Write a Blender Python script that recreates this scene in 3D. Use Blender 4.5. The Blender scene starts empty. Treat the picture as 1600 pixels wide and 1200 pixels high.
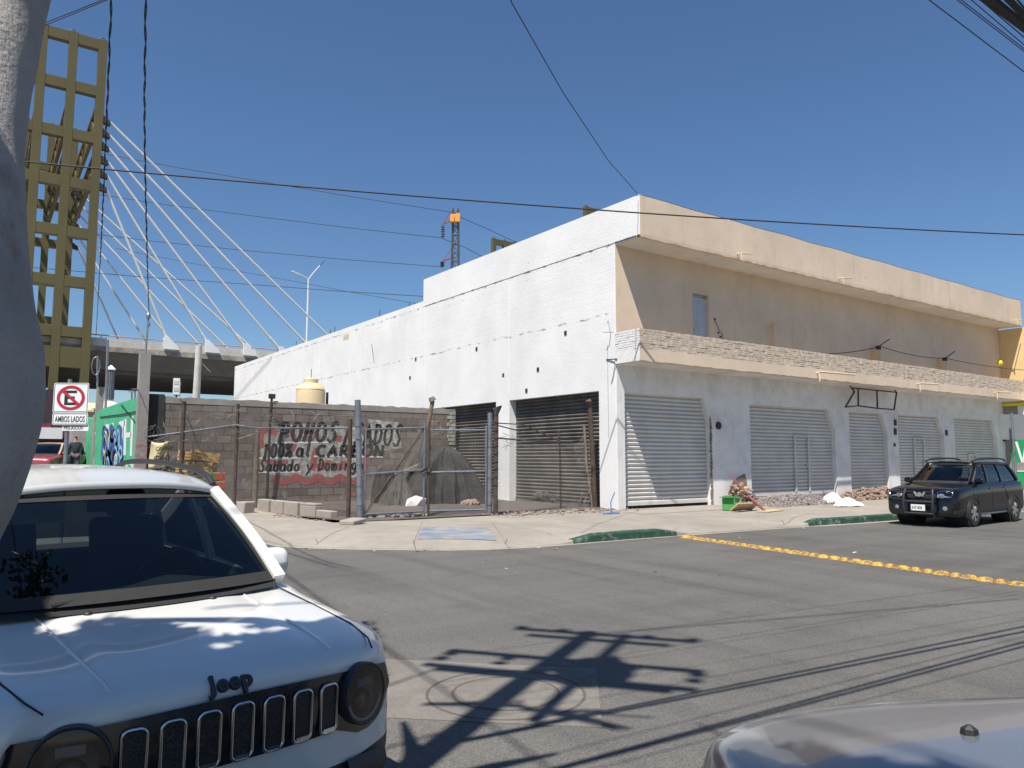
import bpy, bmesh, math, random
import numpy as np
from mathutils import Vector, Matrix
R_ = math.radians
random.seed(7)
SC = bpy.context.scene
COL = SC.collection

# ------------------------------------------------------------------ camera
YAW, PITCH, ROLL, F = R_(54.774), R_(5.5553), R_(0.079), 1182.28
CAM = np.array([-14.9096, -15.9093, 1.62])
_f = np.array([math.cos(YAW)*math.cos(PITCH), math.sin(YAW)*math.cos(PITCH), math.sin(PITCH)])
_r = np.array([math.sin(YAW), -math.cos(YAW), 0.0]); _u = np.cross(_r, _f)
_r, _u = _r*math.cos(ROLL)+_u*math.sin(ROLL), _u*math.cos(ROLL)-_r*math.sin(ROLL)
cam = bpy.data.cameras.new('camera'); cob = bpy.data.objects.new('camera', cam); COL.objects.link(cob)
cam.sensor_width = 36; cam.lens = F/1600*36; cam.clip_start = 0.05; cam.clip_end = 6000
cob.matrix_world = Matrix(((_r[0], _u[0], -_f[0], CAM[0]), (_r[1], _u[1], -_f[1], CAM[1]), (_r[2], _u[2], -_f[2], CAM[2]), (0, 0, 0, 1)))
SC.camera = cob
# ------------------------------------------------------------------ light
SUN = np.array([1.56, 1.0, -3.4]); SUN /= np.linalg.norm(SUN)      # direction the light travels
ELEV = math.asin(-SUN[2]); AZ = math.atan2(-SUN[1], -SUN[0])       # where the sun stands
w = bpy.data.worlds.new('World'); SC.world = w; w.use_nodes = True
nt = w.node_tree; bg = nt.nodes['Background']
sky = nt.nodes.new('ShaderNodeTexSky'); sky.sky_type = 'NISHITA'; sky.sun_disc = False
sky.sun_elevation = ELEV; sky.sun_rotation = math.pi/2-AZ
sky.air_density = 1.5; sky.dust_density = 0.0; sky.ozone_density = 10.0; sky.altitude = 1900
bg.inputs['Strength'].default_value = 0.068
nt.links.new(sky.outputs[0], bg.inputs['Color'])
sl = bpy.data.lights.new('sun', 'SUN'); sl.energy = 5.0; sl.angle = R_(0.5); sl.color = (1, 0.94, 0.86)
so = bpy.data.objects.new('sun', sl); COL.objects.link(so); so.location = (-30, -20, 60)
so.rotation_euler = Vector(SUN).to_track_quat('-Z', 'Y').to_euler()
SC.view_settings.view_transform = 'Standard'; SC.view_settings.look = 'None'
SC.view_settings.exposure = 0.62; SC.view_settings.gamma = 1.0

# ------------------------------------------------------------------ helpers: where a photographed point lies on a real plane
def ray(x, y): return _f + _r*(x-800)/F - _u*(y-600)/F
def onz(x, y, z=0.0): d = ray(x, y); return CAM + d*(z-CAM[2])/d[2]
def onx(x, y, X=0.0): d = ray(x, y); return CAM + d*(X-CAM[0])/d[0]
def ony(x, y, Y=0.0): d = ray(x, y); return CAM + d*(Y-CAM[1])/d[1]
def atd(x, y, D): return CAM + ray(x, y)*D

class MB:
    def __init__(s): s.v = []; s.f = []; s.m = []
    def add(s, vs, fs, m=0):
        o = len(s.v); s.v += [tuple(float(c) for c in p) for p in vs]
        s.f += [tuple(i+o for i in f) for f in fs]; s.m += [m]*len(fs); return s
    def box(s, x0, x1, y0, y1, z0, z1, m=0):
        return s.add([(x0,y0,z0),(x1,y0,z0),(x1,y1,z0),(x0,y1,z0),(x0,y0,z1),(x1,y0,z1),(x1,y1,z1),(x0,y1,z1)],
                     [(0,3,2,1),(4,5,6,7),(0,1,5,4),(1,2,6,5),(2,3,7,6),(3,0,4,7)], m)
    def obox(s, c, ax, ay, az, m=0):     # centre and three half-axis vectors
        c, ax, ay, az = (np.array(q, float) for q in (c, ax, ay, az))
        vs = [c+i*ax+j*ay+k*az for k in (-1,1) for (i,j) in ((-1,-1),(1,-1),(1,1),(-1,1))]
        return s.add(vs, [(0,3,2,1),(4,5,6,7),(0,1,5,4),(1,2,6,5),(2,3,7,6),(3,0,4,7)], m)
    def beam(s, a, b, w, h, m=0, up=(0,0,1)):   # rectangular bar from a to b
        a, b = np.array(a, float), np.array(b, float); d = b-a; L = np.linalg.norm(d); d /= L
        up = np.array(up, float)
        if abs(d@up) > .98: up = np.array([1., 0, 0])
        sx = np.cross(d, up); sx /= np.linalg.norm(sx); sz = np.cross(sx, d)
        return s.obox((a+b)/2, d*L/2, sx*w/2, sz*h/2, m)
    def prism(s, poly, ext, m=0):
        ext = np.array(ext, float); n = len(poly); p = [np.array(q, float) for q in poly]
        fs = [tuple(range(n))[::-1], tuple(range(n, 2*n))] + [(i, (i+1) % n, n+(i+1) % n, n+i) for i in range(n)]
        return s.add(p+[q+ext for q in p], fs, m)
    def tube(s, pts, r, n=6, m=0, cap=True, closed=False):
        P = [np.array(p, float) for p in pts]; k = len(P); rr = r if hasattr(r, '__len__') else [r]*k
        vs = []; prev = None
        for i in range(k):
            if closed: t = P[(i+1) % k]-P[(i-1) % k]
            else: t = P[min(i+1, k-1)]-P[max(i-1, 0)]
            t = t/(np.linalg.norm(t)+1e-12)
            if prev is None:
                a = np.array([0,0,1.]) if abs(t[2]) < .9 else np.array([1.,0,0]); x = np.cross(t, a)
            else: x = prev-t*(prev@t)
            x /= (np.linalg.norm(x)+1e-12); y = np.cross(t, x); prev = x
            vs += [P[i]+rr[i]*(math.cos(2*math.pi*j/n)*x+math.sin(2*math.pi*j/n)*y) for j in range(n)]
        fs = []
        for i in range(k if closed else k-1):
            i2 = (i+1) % k
            fs += [(i*n+j, i*n+(j+1) % n, i2*n+(j+1) % n, i2*n+j) for j in range(n)]
        if cap and not closed: fs += [tuple(range(n))[::-1], tuple(range((k-1)*n, k*n))]
        return s.add(vs, fs, m)
    def lathe(s, prof, c=(0,0,0), n=24, m=0, ax=(0,0,1), cap=True):
        ax = np.array(ax, float); ax /= np.linalg.norm(ax); a = np.array([1.,0,0]) if abs(ax[0]) < .9 else np.array([0,1.,0])
        x = np.cross(ax, a); x /= np.linalg.norm(x); y = np.cross(ax, x); c = np.array(c, float)
        vs = []; k = len(prof)
        for (r, z) in prof: vs += [c+ax*z+r*(math.cos(2*math.pi*j/n)*x+math.sin(2*math.pi*j/n)*y) for j in range(n)]
        fs = [(i*n+j, i*n+(j+1) % n, (i+1)*n+(j+1) % n, (i+1)*n+j) for i in range(k-1) for j in range(n)]
        if cap: fs += [tuple(range(n))[::-1], tuple(range((k-1)*n, k*n))]
        return s.add(vs, fs, m)
    def grid(s, P, m=0, flip=False):
        a, b = len(P), len(P[0]); vs = [p for row in P for p in row]
        fs = [(i*b+j, i*b+j+1, (i+1)*b+j+1, (i+1)*b+j) for i in range(a-1) for j in range(b-1)]
        if flip: fs = [f[::-1] for f in fs]
        return s.add(vs, fs, m)
    def build(s, name, mats, parent=None, origin=None, smooth=None):
        o = np.zeros(3)
        if origin is not None: o = np.array(origin, float)
        elif parent is not None: o = np.array(parent.get('_o', (0,0,0)), float)
        me = bpy.data.meshes.new(name)
        me.from_pydata([tuple(np.array(p)-o) for p in s.v], [], s.f)
        for mt in (mats if isinstance(mats, (list, tuple)) else [mats]): me.materials.append(mt)
        me.polygons.foreach_set('material_index', s.m); me.validate()
        bm = bmesh.new(); bm.from_mesh(me); bmesh.ops.recalc_face_normals(bm, faces=bm.faces); bm.to_mesh(me); bm.free()
        if smooth:
            me.polygons.foreach_set('use_smooth', [True]*len(me.polygons)); me.set_sharp_from_angle(angle=R_(smooth))
        ob = bpy.data.objects.new(name, me); COL.objects.link(ob)
        ob['_o'] = tuple(float(c) for c in o)
        if parent is not None: ob.parent = parent
        else: ob.location = o
        return ob

def tag(o, label, cat, group=None, kind=None):
    if label: o['label'] = label
    if cat: o['category'] = cat
    if group: o['group'] = group
    if kind: o['kind'] = kind
    return o
def thing(name, label, cat, loc=(0,0,0), rotz=0.0, scale=1.0, group=None, local=False):
    o = bpy.data.objects.new(name, None); COL.objects.link(o); o.location = tuple(loc); o.rotation_euler = (0,0,rotz)
    o.scale = (scale,)*3; o.empty_display_size = .3
    o['_o'] = (0.,0.,0.) if local else tuple(float(c) for c in loc)
    return tag(o, label, cat, group)
def structure(o): o['kind'] = 'structure'; return o
def dup(root, loc=None, rotz=None, label=None):
    c = root.copy(); COL.objects.link(c)
    if loc is not None: c.location = loc
    if rotz is not None: c.rotation_euler = (0,0,rotz)
    if label: c['label'] = label
    for ch in [o for o in COL.objects if o.parent == root]:
        d = ch.copy(); COL.objects.link(d); d.parent = c
        for g in [o for o in COL.objects if o.parent == ch]:
            e = g.copy(); COL.objects.link(e); e.parent = d
    return c
def circ(c, r, n, ax, ay): return [np.array(c)+r*(math.cos(2*math.pi*i/n)*np.array(ax)+math.sin(2*math.pi*i/n)*np.array(ay)) for i in range(n)]

# ------------------------------------------------------------------ materials
MATS = {}
class N:                                            # small node-tree writer
    def __init__(s, name):
        s.m = bpy.data.materials.new(name); s.m.use_nodes = True; s.t = s.m.node_tree
        s.b = s.t.nodes['Principled BSDF']; s.tc = s.t.nodes.new('ShaderNodeTexCoord').outputs['Object']
    def n(s, t, **k):
        q = s.t.nodes.new('ShaderNode'+t)
        for a, b in k.items(): setattr(q, a, b)
        return q
    def l(s, a, b): s.t.links.new(a, b)
    def map(s, sc=(1,1,1), rot=(0,0,0), v=None):
        q = s.n('Mapping'); q.inputs['Scale'].default_value = sc; q.inputs['Rotation'].default_value = rot
        s.l(v or s.tc, q.inputs['Vector']); return q.outputs[0]
    def noise(s, sc, det=4, v=None, rough=.55, dist=0):
        q = s.n('TexNoise'); q.inputs['Scale'].default_value = sc; q.inputs['Detail'].default_value = det
        q.inputs['Roughness'].default_value = rough; q.inputs['Distortion'].default_value = dist
        s.l(v or s.tc, q.inputs['Vector']); return q.outputs[0]
    def ramp(s, v, pts):
        q = s.n('ValToRGB'); e = q.color_ramp.elements
        for i, (p, c) in enumerate(pts):
            c = (c,)*3 if not hasattr(c, '__len__') else c
            el = e[i] if i < 2 else e.new(p)
            el.position = p; el.color = (*c, 1)
        s.l(v, q.inputs[0]); return q.outputs[0]
    def mix(s, f, a, b, mode='MIX'):
        q = s.n('Mix', data_type='RGBA', blend_type=mode)
        for i, x in ((0, f), (6, a), (7, b)):
            if hasattr(x, 'links') or hasattr(x, 'is_linked'): s.l(x, q.inputs[i])
            elif hasattr(x, '__len__'): q.inputs[i].default_value = (*x[:3], 1)
            else: q.inputs[i].default_value = x
        return q.outputs[2]
    def math(s, op, a, b=0.0):
        q = s.n('Math', operation=op)
        for i, x in ((0, a), (1, b)):
            if hasattr(x, 'is_linked'): s.l(x, q.inputs[i])
            else: q.inputs[i].default_value = x
        return q.outputs[0]
    def xyz(s, v=None):
        q = s.n('SeparateXYZ'); s.l(v or s.tc, q.inputs[0]); return q.outputs
    def comb(s, x, y, z=0.0):
        q = s.n('CombineXYZ')
        for i, a in enumerate((x, y, z)):
            if hasattr(a, 'is_linked'): s.l(a, q.inputs[i])
            else: q.inputs[i].default_value = a
        return q.outputs[0]
    def bump(s, h, st=.3, dist=.02, nrm=None):
        q = s.n('Bump'); q.inputs['Strength'].default_value = st; q.inputs['Distance'].default_value = dist
        s.l(h, q.inputs['Height'])
        if nrm: s.l(nrm, q.inputs['Normal'])
        s.l(q.outputs[0], s.b.inputs['Normal']); return q.outputs[0]
    def base(s, c):
        if hasattr(c, 'is_linked'): s.l(c, s.b.inputs['Base Color'])
        else: s.b.inputs['Base Color'].default_value = (*c, 1)
    def pr(s, rough=.6, metal=0, coat=0, spec=None):
        s.b.inputs['Roughness'].default_value = rough; s.b.inputs['Metallic'].default_value = metal
        s.b.inputs['Coat Weight'].default_value = coat; s.b.inputs['Coat Roughness'].default_value = .03
        if spec is not None: s.b.inputs['Specular IOR Level'].default_value = spec
        return s.m
def c_(c, k): return tuple(min(1, x*k) for x in c)
def mat(name, col, rough=.7, metal=0, var=.18, sc=2.5, fine=.10, fsc=40, bump=.15, bd=.01, coat=0, dirt=None, dsc=1.2, damt=.5):
    if name in MATS: return MATS[name]
    s = N(name)
    a = s.mix(s.ramp(s.noise(sc, 5), [(.3, 0), (.7, 1)]), c_(col, 1-var), c_(col, 1+var))
    a = s.mix(s.ramp(s.noise(fsc, 3), [(.3, 0), (.7, 1)]), c_((1,1,1), 1-fine), (1,1,1)) if False else s.mix(fine, a, s.ramp(s.noise(fsc, 3), [(.3, .0), (.7, 1)]), 'OVERLAY')
    if dirt is not None:
        a = s.mix(s.ramp(s.noise(dsc, 7, rough=.7), [(.5-.1*damt, 0), (.5+.22-.1*damt, damt)]), a, dirt)
    s.base(a)
    if bump: s.bump(s.noise(fsc, 5), bump, bd)
    MATS[name] = s.pr(rough, metal, coat); return s.m
def paint(name, col, rough=.3, metal=0.0, coat=1.0, dust=.12):     # car paint: clear coat over flake and a veil of dust
    s = N(name)
    d = s.ramp(s.noise(3.0, 6, rough=.65), [(.35, 0), (.8, dust)])
    s.base(s.mix(d, col, (.36, .33, .29)))
    s.l(s.math('ADD', s.math('MULTIPLY', d, 1.2), rough), s.b.inputs['Roughness'])
    s.b.inputs['Metallic'].default_value = metal; s.b.inputs['Coat Weight'].default_value = coat; s.b.inputs['Coat Roughness'].default_value = .04
    return s.m
def glass(name, tint, refl=1.0, rough=.0):
    s = N(name); t = s.t; out = t.nodes['Material Output']
    tr = s.n('BsdfTransparent'); tr.inputs[0].default_value = (*tint, 1)
    gl = s.n('BsdfGlossy'); gl.inputs['Roughness'].default_value = rough; gl.inputs[0].default_value = (refl,)*3+(1,)
    fr = s.n('Fresnel'); fr.inputs[0].default_value = 1.5
    mx = s.n('MixShader'); s.l(fr.outputs[0], mx.inputs[0]); s.l(tr.outputs[0], mx.inputs[1]); s.l(gl.outputs[0], mx.inputs[2])
    s.l(mx.outputs[0], out.inputs[0]); return s.m

def asphalt():
    s = N('asphalt'); big = s.noise(.22, 6, rough=.6); st = s.noise(1.0, 6, s.map((.22, 1.6, 1), (0,0,R_(20))), .65)
    st2 = s.noise(1.0, 5, s.map((1.8, .16, 1), (0,0,R_(-25))), .6)
    c = s.mix(s.ramp(big, [(.3, 0), (.7, 1)]), (.076, .074, .069), (.122, .118, .110))
    c = s.mix(s.ramp(st, [(.38, 0), (.62, .5)]), c, (.128, .120, .108))
    c = s.mix(s.ramp(st2, [(.48, 0), (.72, .45)]), c, (.044, .043, .042))
    sp = s.noise(1.0, 8, s.map((.9,.9,.9)), .8)
    c = s.mix(s.ramp(sp, [(.58, 0), (.66, .35)]), c, (.145, .138, .127))
    g = s.n('TexVoronoi'); g.inputs['Scale'].default_value = 130; s.l(s.tc, g.inputs['Vector'])
    gr = s.ramp(g.outputs['Color'], [(.15, .60), (.85, 1.42)])
    c = s.mix(.75, c, gr, 'MULTIPLY')
    oil = s.math('MULTIPLY', s.ramp(s.noise(.8, 5, rough=.6), [(.60, 0), (.70, .3)]), s.ramp(s.noise(.3, 2), [(.45, 0), (.6, 1)])); c = s.mix(oil, c, (.030, .029, .028))
    pale = s.ramp(s.noise(2.6, 6, s.map((1,.35,1),(0,0,R_(35))), .7), [(.66, 0), (.74, .5)]); c = s.mix(pale, c, (.17, .16, .145))
    f2 = s.ramp(s.noise(160, 3), [(.3, .7), (.7, 1.3)]); c = s.mix(.6, c, f2, 'MULTIPLY')
    # hairline cracks
    cr = s.n('TexVoronoi', feature='DISTANCE_TO_EDGE'); cr.inputs['Scale'].default_value = .42
    s.l(s.mix(.12, s.tc, s.noise(1.5, 5), 'LINEAR_LIGHT'), cr.inputs['Vector'])
    ck = s.math('MULTIPLY', s.ramp(cr.outputs['Distance'], [(.0, 1), (.006, 0)]), s.ramp(s.noise(.35, 3), [(.5, 0), (.6, .22)]))
    c = s.mix(ck, c, (.018, .018, .018))
    s.base(c); s.bump(s.math('ADD', g.outputs['Distance'], s.noise(60, 4)), .3, .005); return s.pr(.86, spec=.3)
def concrete(name, col, sc=.8, stain=(.2,.185,.165), st=.55, bump=.2):
    s = N(name); c = s.mix(s.ramp(s.noise(sc, 6, rough=.65), [(.3, 0), (.7, 1)]), c_(col, .8), c_(col, 1.15))
    c = s.mix(s.ramp(s.noise(2.4, 8, rough=.75), [(.48, 0), (.75, st)]), c, stain)
    c = s.mix(.35, c, s.ramp(s.noise(70, 4), [(.25, .55), (.75, 1.35)]), 'MULTIPLY')
    s.base(c); s.bump(s.noise(45, 6), bump, .008); return s.pr(.9, spec=.25)
def worn_paint(name, col, under, cover=.5, soft=.1, sc=7):
    s = N(name); a = s.ramp(s.noise(sc, 8, rough=.72), [(cover-soft, 1), (cover+soft, 0)])
    a2 = s.ramp(s.noise(sc*6, 4), [(.62, 0), (.7, .8)])
    c = s.mix(s.ramp(s.noise(2, 4), [(.3,0),(.7,1)]), c_(col,.8), c_(col,1.15)); c = s.mix(a, under, c); c = s.mix(a2, c, under)
    s.base(c); s.bump(s.noise(60, 5), .25, .006); return s.pr(.7)
def white_wall():                                  # whitewashed block and plaster, chipped along the slab lines
    s = N('whitewashed_wall'); X, Y, Z = s.xyz()
    uv = s.comb(Y, Z)
    br = s.n('TexBrick', offset=.5); br.inputs['Scale'].default_value = 1; br.inputs['Brick Width'].default_value = .42; br.inputs['Row Height'].default_value = .215
    br.inputs['Mortar Size'].default_value = .012; br.inputs['Mortar Smooth'].default_value = .3
    br.inputs['Color1'].default_value = (1,1,1,1); br.inputs['Color2'].default_value = (.96,.96,.96,1); br.inputs['Mortar'].default_value = (0,0,0,1)
    wob = s.mix(.02, uv, s.noise(1.2, 3), 'LINEAR_LIGHT'); s.l(wob, br.inputs['Vector'])
    band = s.math('MULTIPLY', s.ramp(s.math('MULTIPLY', Z, .1), [(.582, 0), (.592, 1)]), s.ramp(s.math('MULTIPLY', Z, .1), [(.772, 1), (.785, 0)]))
    joint = s.math('SUBTRACT', 1.0, br.outputs['Color'])
    jm = s.math('MULTIPLY', s.math('MULTIPLY', joint, band), s.ramp(s.noise(1.1, 6, s.map((1,.35,1.6)), .7), [(.40, .10), (.66, 1)]))
    c = s.mix(s.ramp(s.noise(.55, 6, rough=.6), [(.3, 0), (.7, 1)]), (.66, .66, .65), (.77, .77, .755))
    c = s.mix(s.ramp(s.noise(1.4, 8, rough=.75), [(.52, 0), (.8, .28)]), c, (.62, .61, .58))
    c = s.mix(s.math('MULTIPLY', jm, .17), c, (.33, .31, .29))
    # chipped cold joints between storeys, and pits
    nz = s.noise(.9, 5, s.map((0,1,1)), .7)
    for z0, wd, th in ((7.85, .055, .50), (5.79, .05, .50), (7.60, .02, .55)):
        d = s.math('ABSOLUTE', s.math('SUBTRACT', s.math('ADD', Z, s.math('MULTIPLY', s.math('SUBTRACT', nz, .5), .22)), z0))
        k = s.math('MULTIPLY', s.ramp(d, [(0, 1), (wd, 0)]), s.ramp(s.noise(2.2, 8, s.map((0,1,2.5)), .8), [(th, 0), (th+.06, 1)]))
        c = s.mix(k, c, (.10, .09, .08))
    pit = s.math('MULTIPLY', s.ramp(s.noise(9, 3, s.map((0,.7,1))), [(.70, 0), (.735, 1)]), s.ramp(s.noise(.8, 3), [(.45, 0), (.6, 1)]))
    c = s.mix(s.math('MULTIPLY', pit, .75), c, (.2, .18, .16))
    s.base(c)
    h = s.math('SUBTRACT', s.math('MULTIPLY', s.noise(14, 7, rough=.7), .8), s.math('MULTIPLY', s.math('MULTIPLY', joint, band), .10))
    s.bump(h, .38, .03); return s.pr(.85, spec=.3)
def block_wall():                                  # old grey-brown concrete block with patches of render
    s = N('old_block_wall'); X, Y, Z = s.xyz(); uv = s.comb(s.math('ADD', X, Y), Z)
    br = s.n('TexBrick', offset=.5); br.inputs['Scale'].default_value = 1; br.inputs['Brick Width'].default_value = .46; br.inputs['Row Height'].default_value = .245
    br.inputs['Mortar Size'].default_value = .016; br.inputs['Bias'].default_value = -.1
    br.inputs['Color1'].default_value = (.215,.18,.152,1); br.inputs['Color2'].default_value = (.115,.095,.083,1); br.inputs['Mortar'].default_value = (.085,.075,.068,1)
    s.l(s.mix(.02, uv, s.noise(2, 3), 'LINEAR_LIGHT'), br.inputs['Vector'])
    c = s.mix(s.ramp(s.noise(.9, 6, rough=.7), [(.46, 0), (.6, .6)]), br.outputs['Color'], (.21, .185, .165))
    c = s.mix(s.ramp(s.noise(2.2, 7, rough=.75), [(.55, 0), (.72, .75)]), c, (.40, .38, .35))
    c = s.mix(s.ramp(s.noise(1.3, 7, s.map((1,1,.5)), .7), [(.55, 0), (.75, .65)]), c, (.085, .072, .065))
    c = s.mix(.5, c, s.ramp(s.noise(45, 5), [(.25, .5), (.75, 1.45)]), 'MULTIPLY')
    s.base(c); s.bump(s.math('ADD', br.outputs['Fac'], s.math('MULTIPLY', s.noise(30, 6), -1.2)), -.6, .02); return s.pr(.92, spec=.2)
def cream(name, col):
    s = N(name)
    c = s.mix(s.ramp(s.noise(.5, 6, rough=.65), [(.3, 0), (.7, 1)]), c_(col, .9), c_(col, 1.1))
    c = s.mix(s.ramp(s.noise(1.5, 8, s.map((1,1,.45)), .75), [(.50, 0), (.78, .42)]), c, c_(col, .60))
    c = s.mix(s.ramp(s.noise(1.0, 7, s.map((2.2,2.2,.16)), .7), [(.56, 0), (.74, .35)]), c, c_(col, .50))
    c = s.mix(s.math('MULTIPLY', s.ramp(s.noise(6, 4), [(.7, 0), (.74, 1)]), s.ramp(s.noise(.5, 3), [(.5,0),(.6,.6)])), c, (.1,.08,.06))
    s.base(c); s.bump(s.noise(16, 7, rough=.7), .35, .02); return s.pr(.88, spec=.25)

M = {}
M['asphalt'] = asphalt()
M['sidewalk'] = concrete('sidewalk_concrete', (.285, .26, .222), .5, (.19,.172,.148), .6)
M['pad'] = concrete('pad_concrete', (.175, .163, .145), 1.6, (.085,.079,.072), .75)
M['conc'] = concrete('grey_concrete', (.30, .275, .25), 1.0, (.14,.125,.11), .6)
M['dconc'] = concrete('bridge_concrete', (.19, .185, .175), .35, (.09,.088,.085), .6)
M['lconc'] = concrete('barrier_concrete', (.55, .53, .48), .4, (.27,.24,.2), .6)
M['dirt'] = concrete('dirt', (.105, .09, .08), .9, (.055,.048,.043), .6, .5)
M['ground'] = concrete('open_ground', (.22, .2, .17), .05, (.14,.125,.11), .5)
M['white'] = white_wall()
M['white_front'] = mat('white_front_plaster', (.73, .715, .69), .85, var=.07, sc=.8, bump=.3, bd=.012, fsc=22, dirt=(.36,.34,.31), dsc=1.3, damt=.42)
M['cream'] = cream('cream_plaster', (.68, .55, .415)); M['creamw'] = cream('ochre_plaster', (.62, .46, .29))
M['yellow_wall'] = cream('yellow_plaster', (.72, .53, .27)); M['soffit'] = cream('soffit_plaster', (.70, .67, .62))
M['brick'] = mat('painted_brick', (.60, .50, .39), .9, var=.25, sc=6, fine=.25, fsc=60, bump=.6, bd=.02, dirt=(.34,.265,.20), dsc=7, damt=.5)
M['wbrick'] = mat('white_painted_brick', (.74, .73, .71), .9, var=.12, sc=6, bump=.5, bd=.02, fsc=50, dirt=(.25,.23,.2), dsc=6, damt=.45)
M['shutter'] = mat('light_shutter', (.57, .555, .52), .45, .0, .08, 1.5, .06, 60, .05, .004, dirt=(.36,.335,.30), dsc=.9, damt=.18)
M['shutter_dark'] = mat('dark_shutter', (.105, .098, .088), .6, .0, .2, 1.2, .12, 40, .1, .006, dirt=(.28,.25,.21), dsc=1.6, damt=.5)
M['block'] = block_wall()
M['cblock'] = concrete('loose_block', (.33, .29, .25), 3, (.16,.13,.11), .6, .5)
M['rust'] = mat('rusty_steel', (.085, .058, .045), .8, .3, .35, 6, .2, 60, .3, .004)
M['steel'] = mat('dark_steel', (.05, .048, .046), .6, .5, .3, 5)
M['galv'] = mat('galvanised_steel', (.24, .27, .30), .5, .6, .2, 5, dirt=(.12,.09,.07), dsc=4, damt=.4)
M['wire'] = mat('fence_wire', (.15, .14, .125), .6, .5, .25, 4)
M['black'] = mat('black_rubber', (.018, .018, .019), .55, 0, .1)
M['cable'] = mat('black_cable', (.016, .016, .017), .7, 0, .1, bump=0)
M['olive'] = mat('olive_steel', (.118, .098, .036), .42, .15, .10, .35, .05, 12, .04, .01)
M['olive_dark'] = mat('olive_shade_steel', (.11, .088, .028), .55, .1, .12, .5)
M['stay'] = mat('stay_sheath', (.66, .66, .62), .45, 0, .06, .5)
M['lattice'] = mat('lattice_steel', (.12, .12, .125), .6, .4, .2)
M['orange'] = mat('orange_plate', (.75, .30, .03), .5, 0, .15)
M['maroon'] = mat('maroon_paint', (.22, .04, .06), .5, 0, .2)
M['green'] = worn_paint('green_wall_paint', (.055, .40, .20), (.30,.30,.26), .66, .04, 5)
M['kerb_green'] = worn_paint('kerb_green_paint', (.012, .058, .036), (.24,.22,.19), .60, .07, 5)
M['blue_ramp'] = worn_paint('ramp_blue_paint', (.165, .20, .245), (.285,.26,.222), .52, .05, 3)
M['yellow_dome'] = worn_paint('dome_yellow_paint', (.62, .35, .03), (.10,.075,.05), .52, .08, 11)
M['yellow'] = mat('yellow_sign', (.85, .72, .02), .5, 0, .05)
M['greensign'] = mat('green_sign', (.02, .26, .11), .5, 0, .1); M['signwhite'] = mat('sign_white', (.72, .73, .72), .45, 0, .05)
M['signred'] = mat('sign_red', (.42, .02, .035), .45, 0, .08); M['ink'] = mat('sign_black', (.02, .02, .022), .5, 0, .05)
M['graf_black'] = worn_paint('graffiti_black', (.022, .02, .02), (.2,.18,.15), .68, .05, 10)
M['graf_red'] = worn_paint('graffiti_red', (.34, .075, .07), (.24,.2,.17), .58, .06, 7)
M['graf_white'] = worn_paint('graffiti_white', (.46, .47, .42), (.22,.19,.165), .50, .08, 5)
M['graf_blue'] = worn_paint('graffiti_blue', (.03, .10, .28), (.055,.40,.20), .68, .05, 9)
M['graf_dark'] = mat('graffiti_navy', (.015, .03, .10), .7); M['graf_light'] = mat('graffiti_sky', (.22, .42, .62), .7); M['graf_cream'] = mat('graffiti_cream', (.66, .58, .30), .7)
M['tarp'] = mat('grey_tarp', (.022, .0215, .0205), .85, 0, .35, 3.5, .2, 14, .8, .05, dirt=(.065,.06,.054), dsc=2, damt=.5)
M['cloth'] = mat('pale_cloth', (.075, .07, .064), .9, 0, .3, 4, .2, 14, .8, .05)
M['wood'] = mat('crate_wood', (.36, .22, .095), .75, 0, .3, 6, .2, 30, .2, .004); M['oldwood'] = mat('weathered_wood', (.21, .16, .115), .85, 0, .3, 5, .2, 30, .3, .006)
M['card'] = mat('cardboard', (.50, .36, .20), .85, 0, .12, 4); M['boxgreen'] = mat('green_carton', (.06, .27, .07), .6, 0, .15, 4); M['boxred'] = mat('red_carton', (.45, .08, .05), .6, 0, .2, 4)
M['gravel'] = concrete('gravel_stone', (.24, .215, .20), 8, (.13,.115,.105), .6, .6); M['rubble'] = concrete('rubble_stone', (.27, .20, .155), 6, (.15,.11,.09), .6, .7)
M['sack'] = mat('white_sack', (.66, .63, .60), .7, 0, .1, 5, .1, 60, .4, .01); M['sheet'] = mat('yellowed_sheet', (.55, .46, .26), .75, 0, .18, 3)
M['tank'] = mat('beige_tank', (.62, .50, .30), .5, 0, .06, 2); M['dish'] = M['signwhite']
M['bluerope'] = mat('blue_rope', (.05, .16, .38), .6)
M['bark'] = None
M['pipe'] = mat('cream_pipe', (.58, .47, .33), .6); M['door'] = mat('pale_blue_door', (.46, .52, .57), .5, .0, .06)
M['jeep_paint'] = paint('white_car_paint', (.64, .64, .61), .28, 0, .8, .10)
M['black_paint'] = paint('black_car_paint', (.004, .004, .005), .12, 0, 0, .012)
M['grey_paint'] = paint('grey_car_paint', (.165, .178, .20), .16, .35, .6, .05)
M['red_paint'] = paint('red_car_paint', (.24, .022, .028), .35, 0, .8, .15); M['tan'] = mat('tan_roof', (.36, .25, .19), .6)
M['gloss_black'] = paint('gloss_black_trim', (.009, .009, .010), .18, 0, .6, .04); M['trim'] = mat('black_plastic', (.028, .028, .03), .5, 0, .12, fsc=120)
M['chrome'] = mat('chrome', (.62, .62, .62), .16, 1, .03, bump=0); M['alloy'] = mat('alloy_wheel', (.52, .52, .53), .3, .9, .05, bump=0)
M['satin'] = mat('satin_chrome', (.36, .35, .33), .28, 1, .05, bump=0)
M['glass'] = glass('windscreen_glass', (.34, .41, .39)); M['glass_side'] = glass('side_glass', (.80, .86, .83)); M['glass_dark'] = glass('tinted_glass', (.10, .11, .11))
M['lens'] = glass('lamp_lens', (.82, .84, .86)); M['reflector'] = mat('lamp_reflector', (.62, .63, .65), .18, .9, .05, bump=0)
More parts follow.
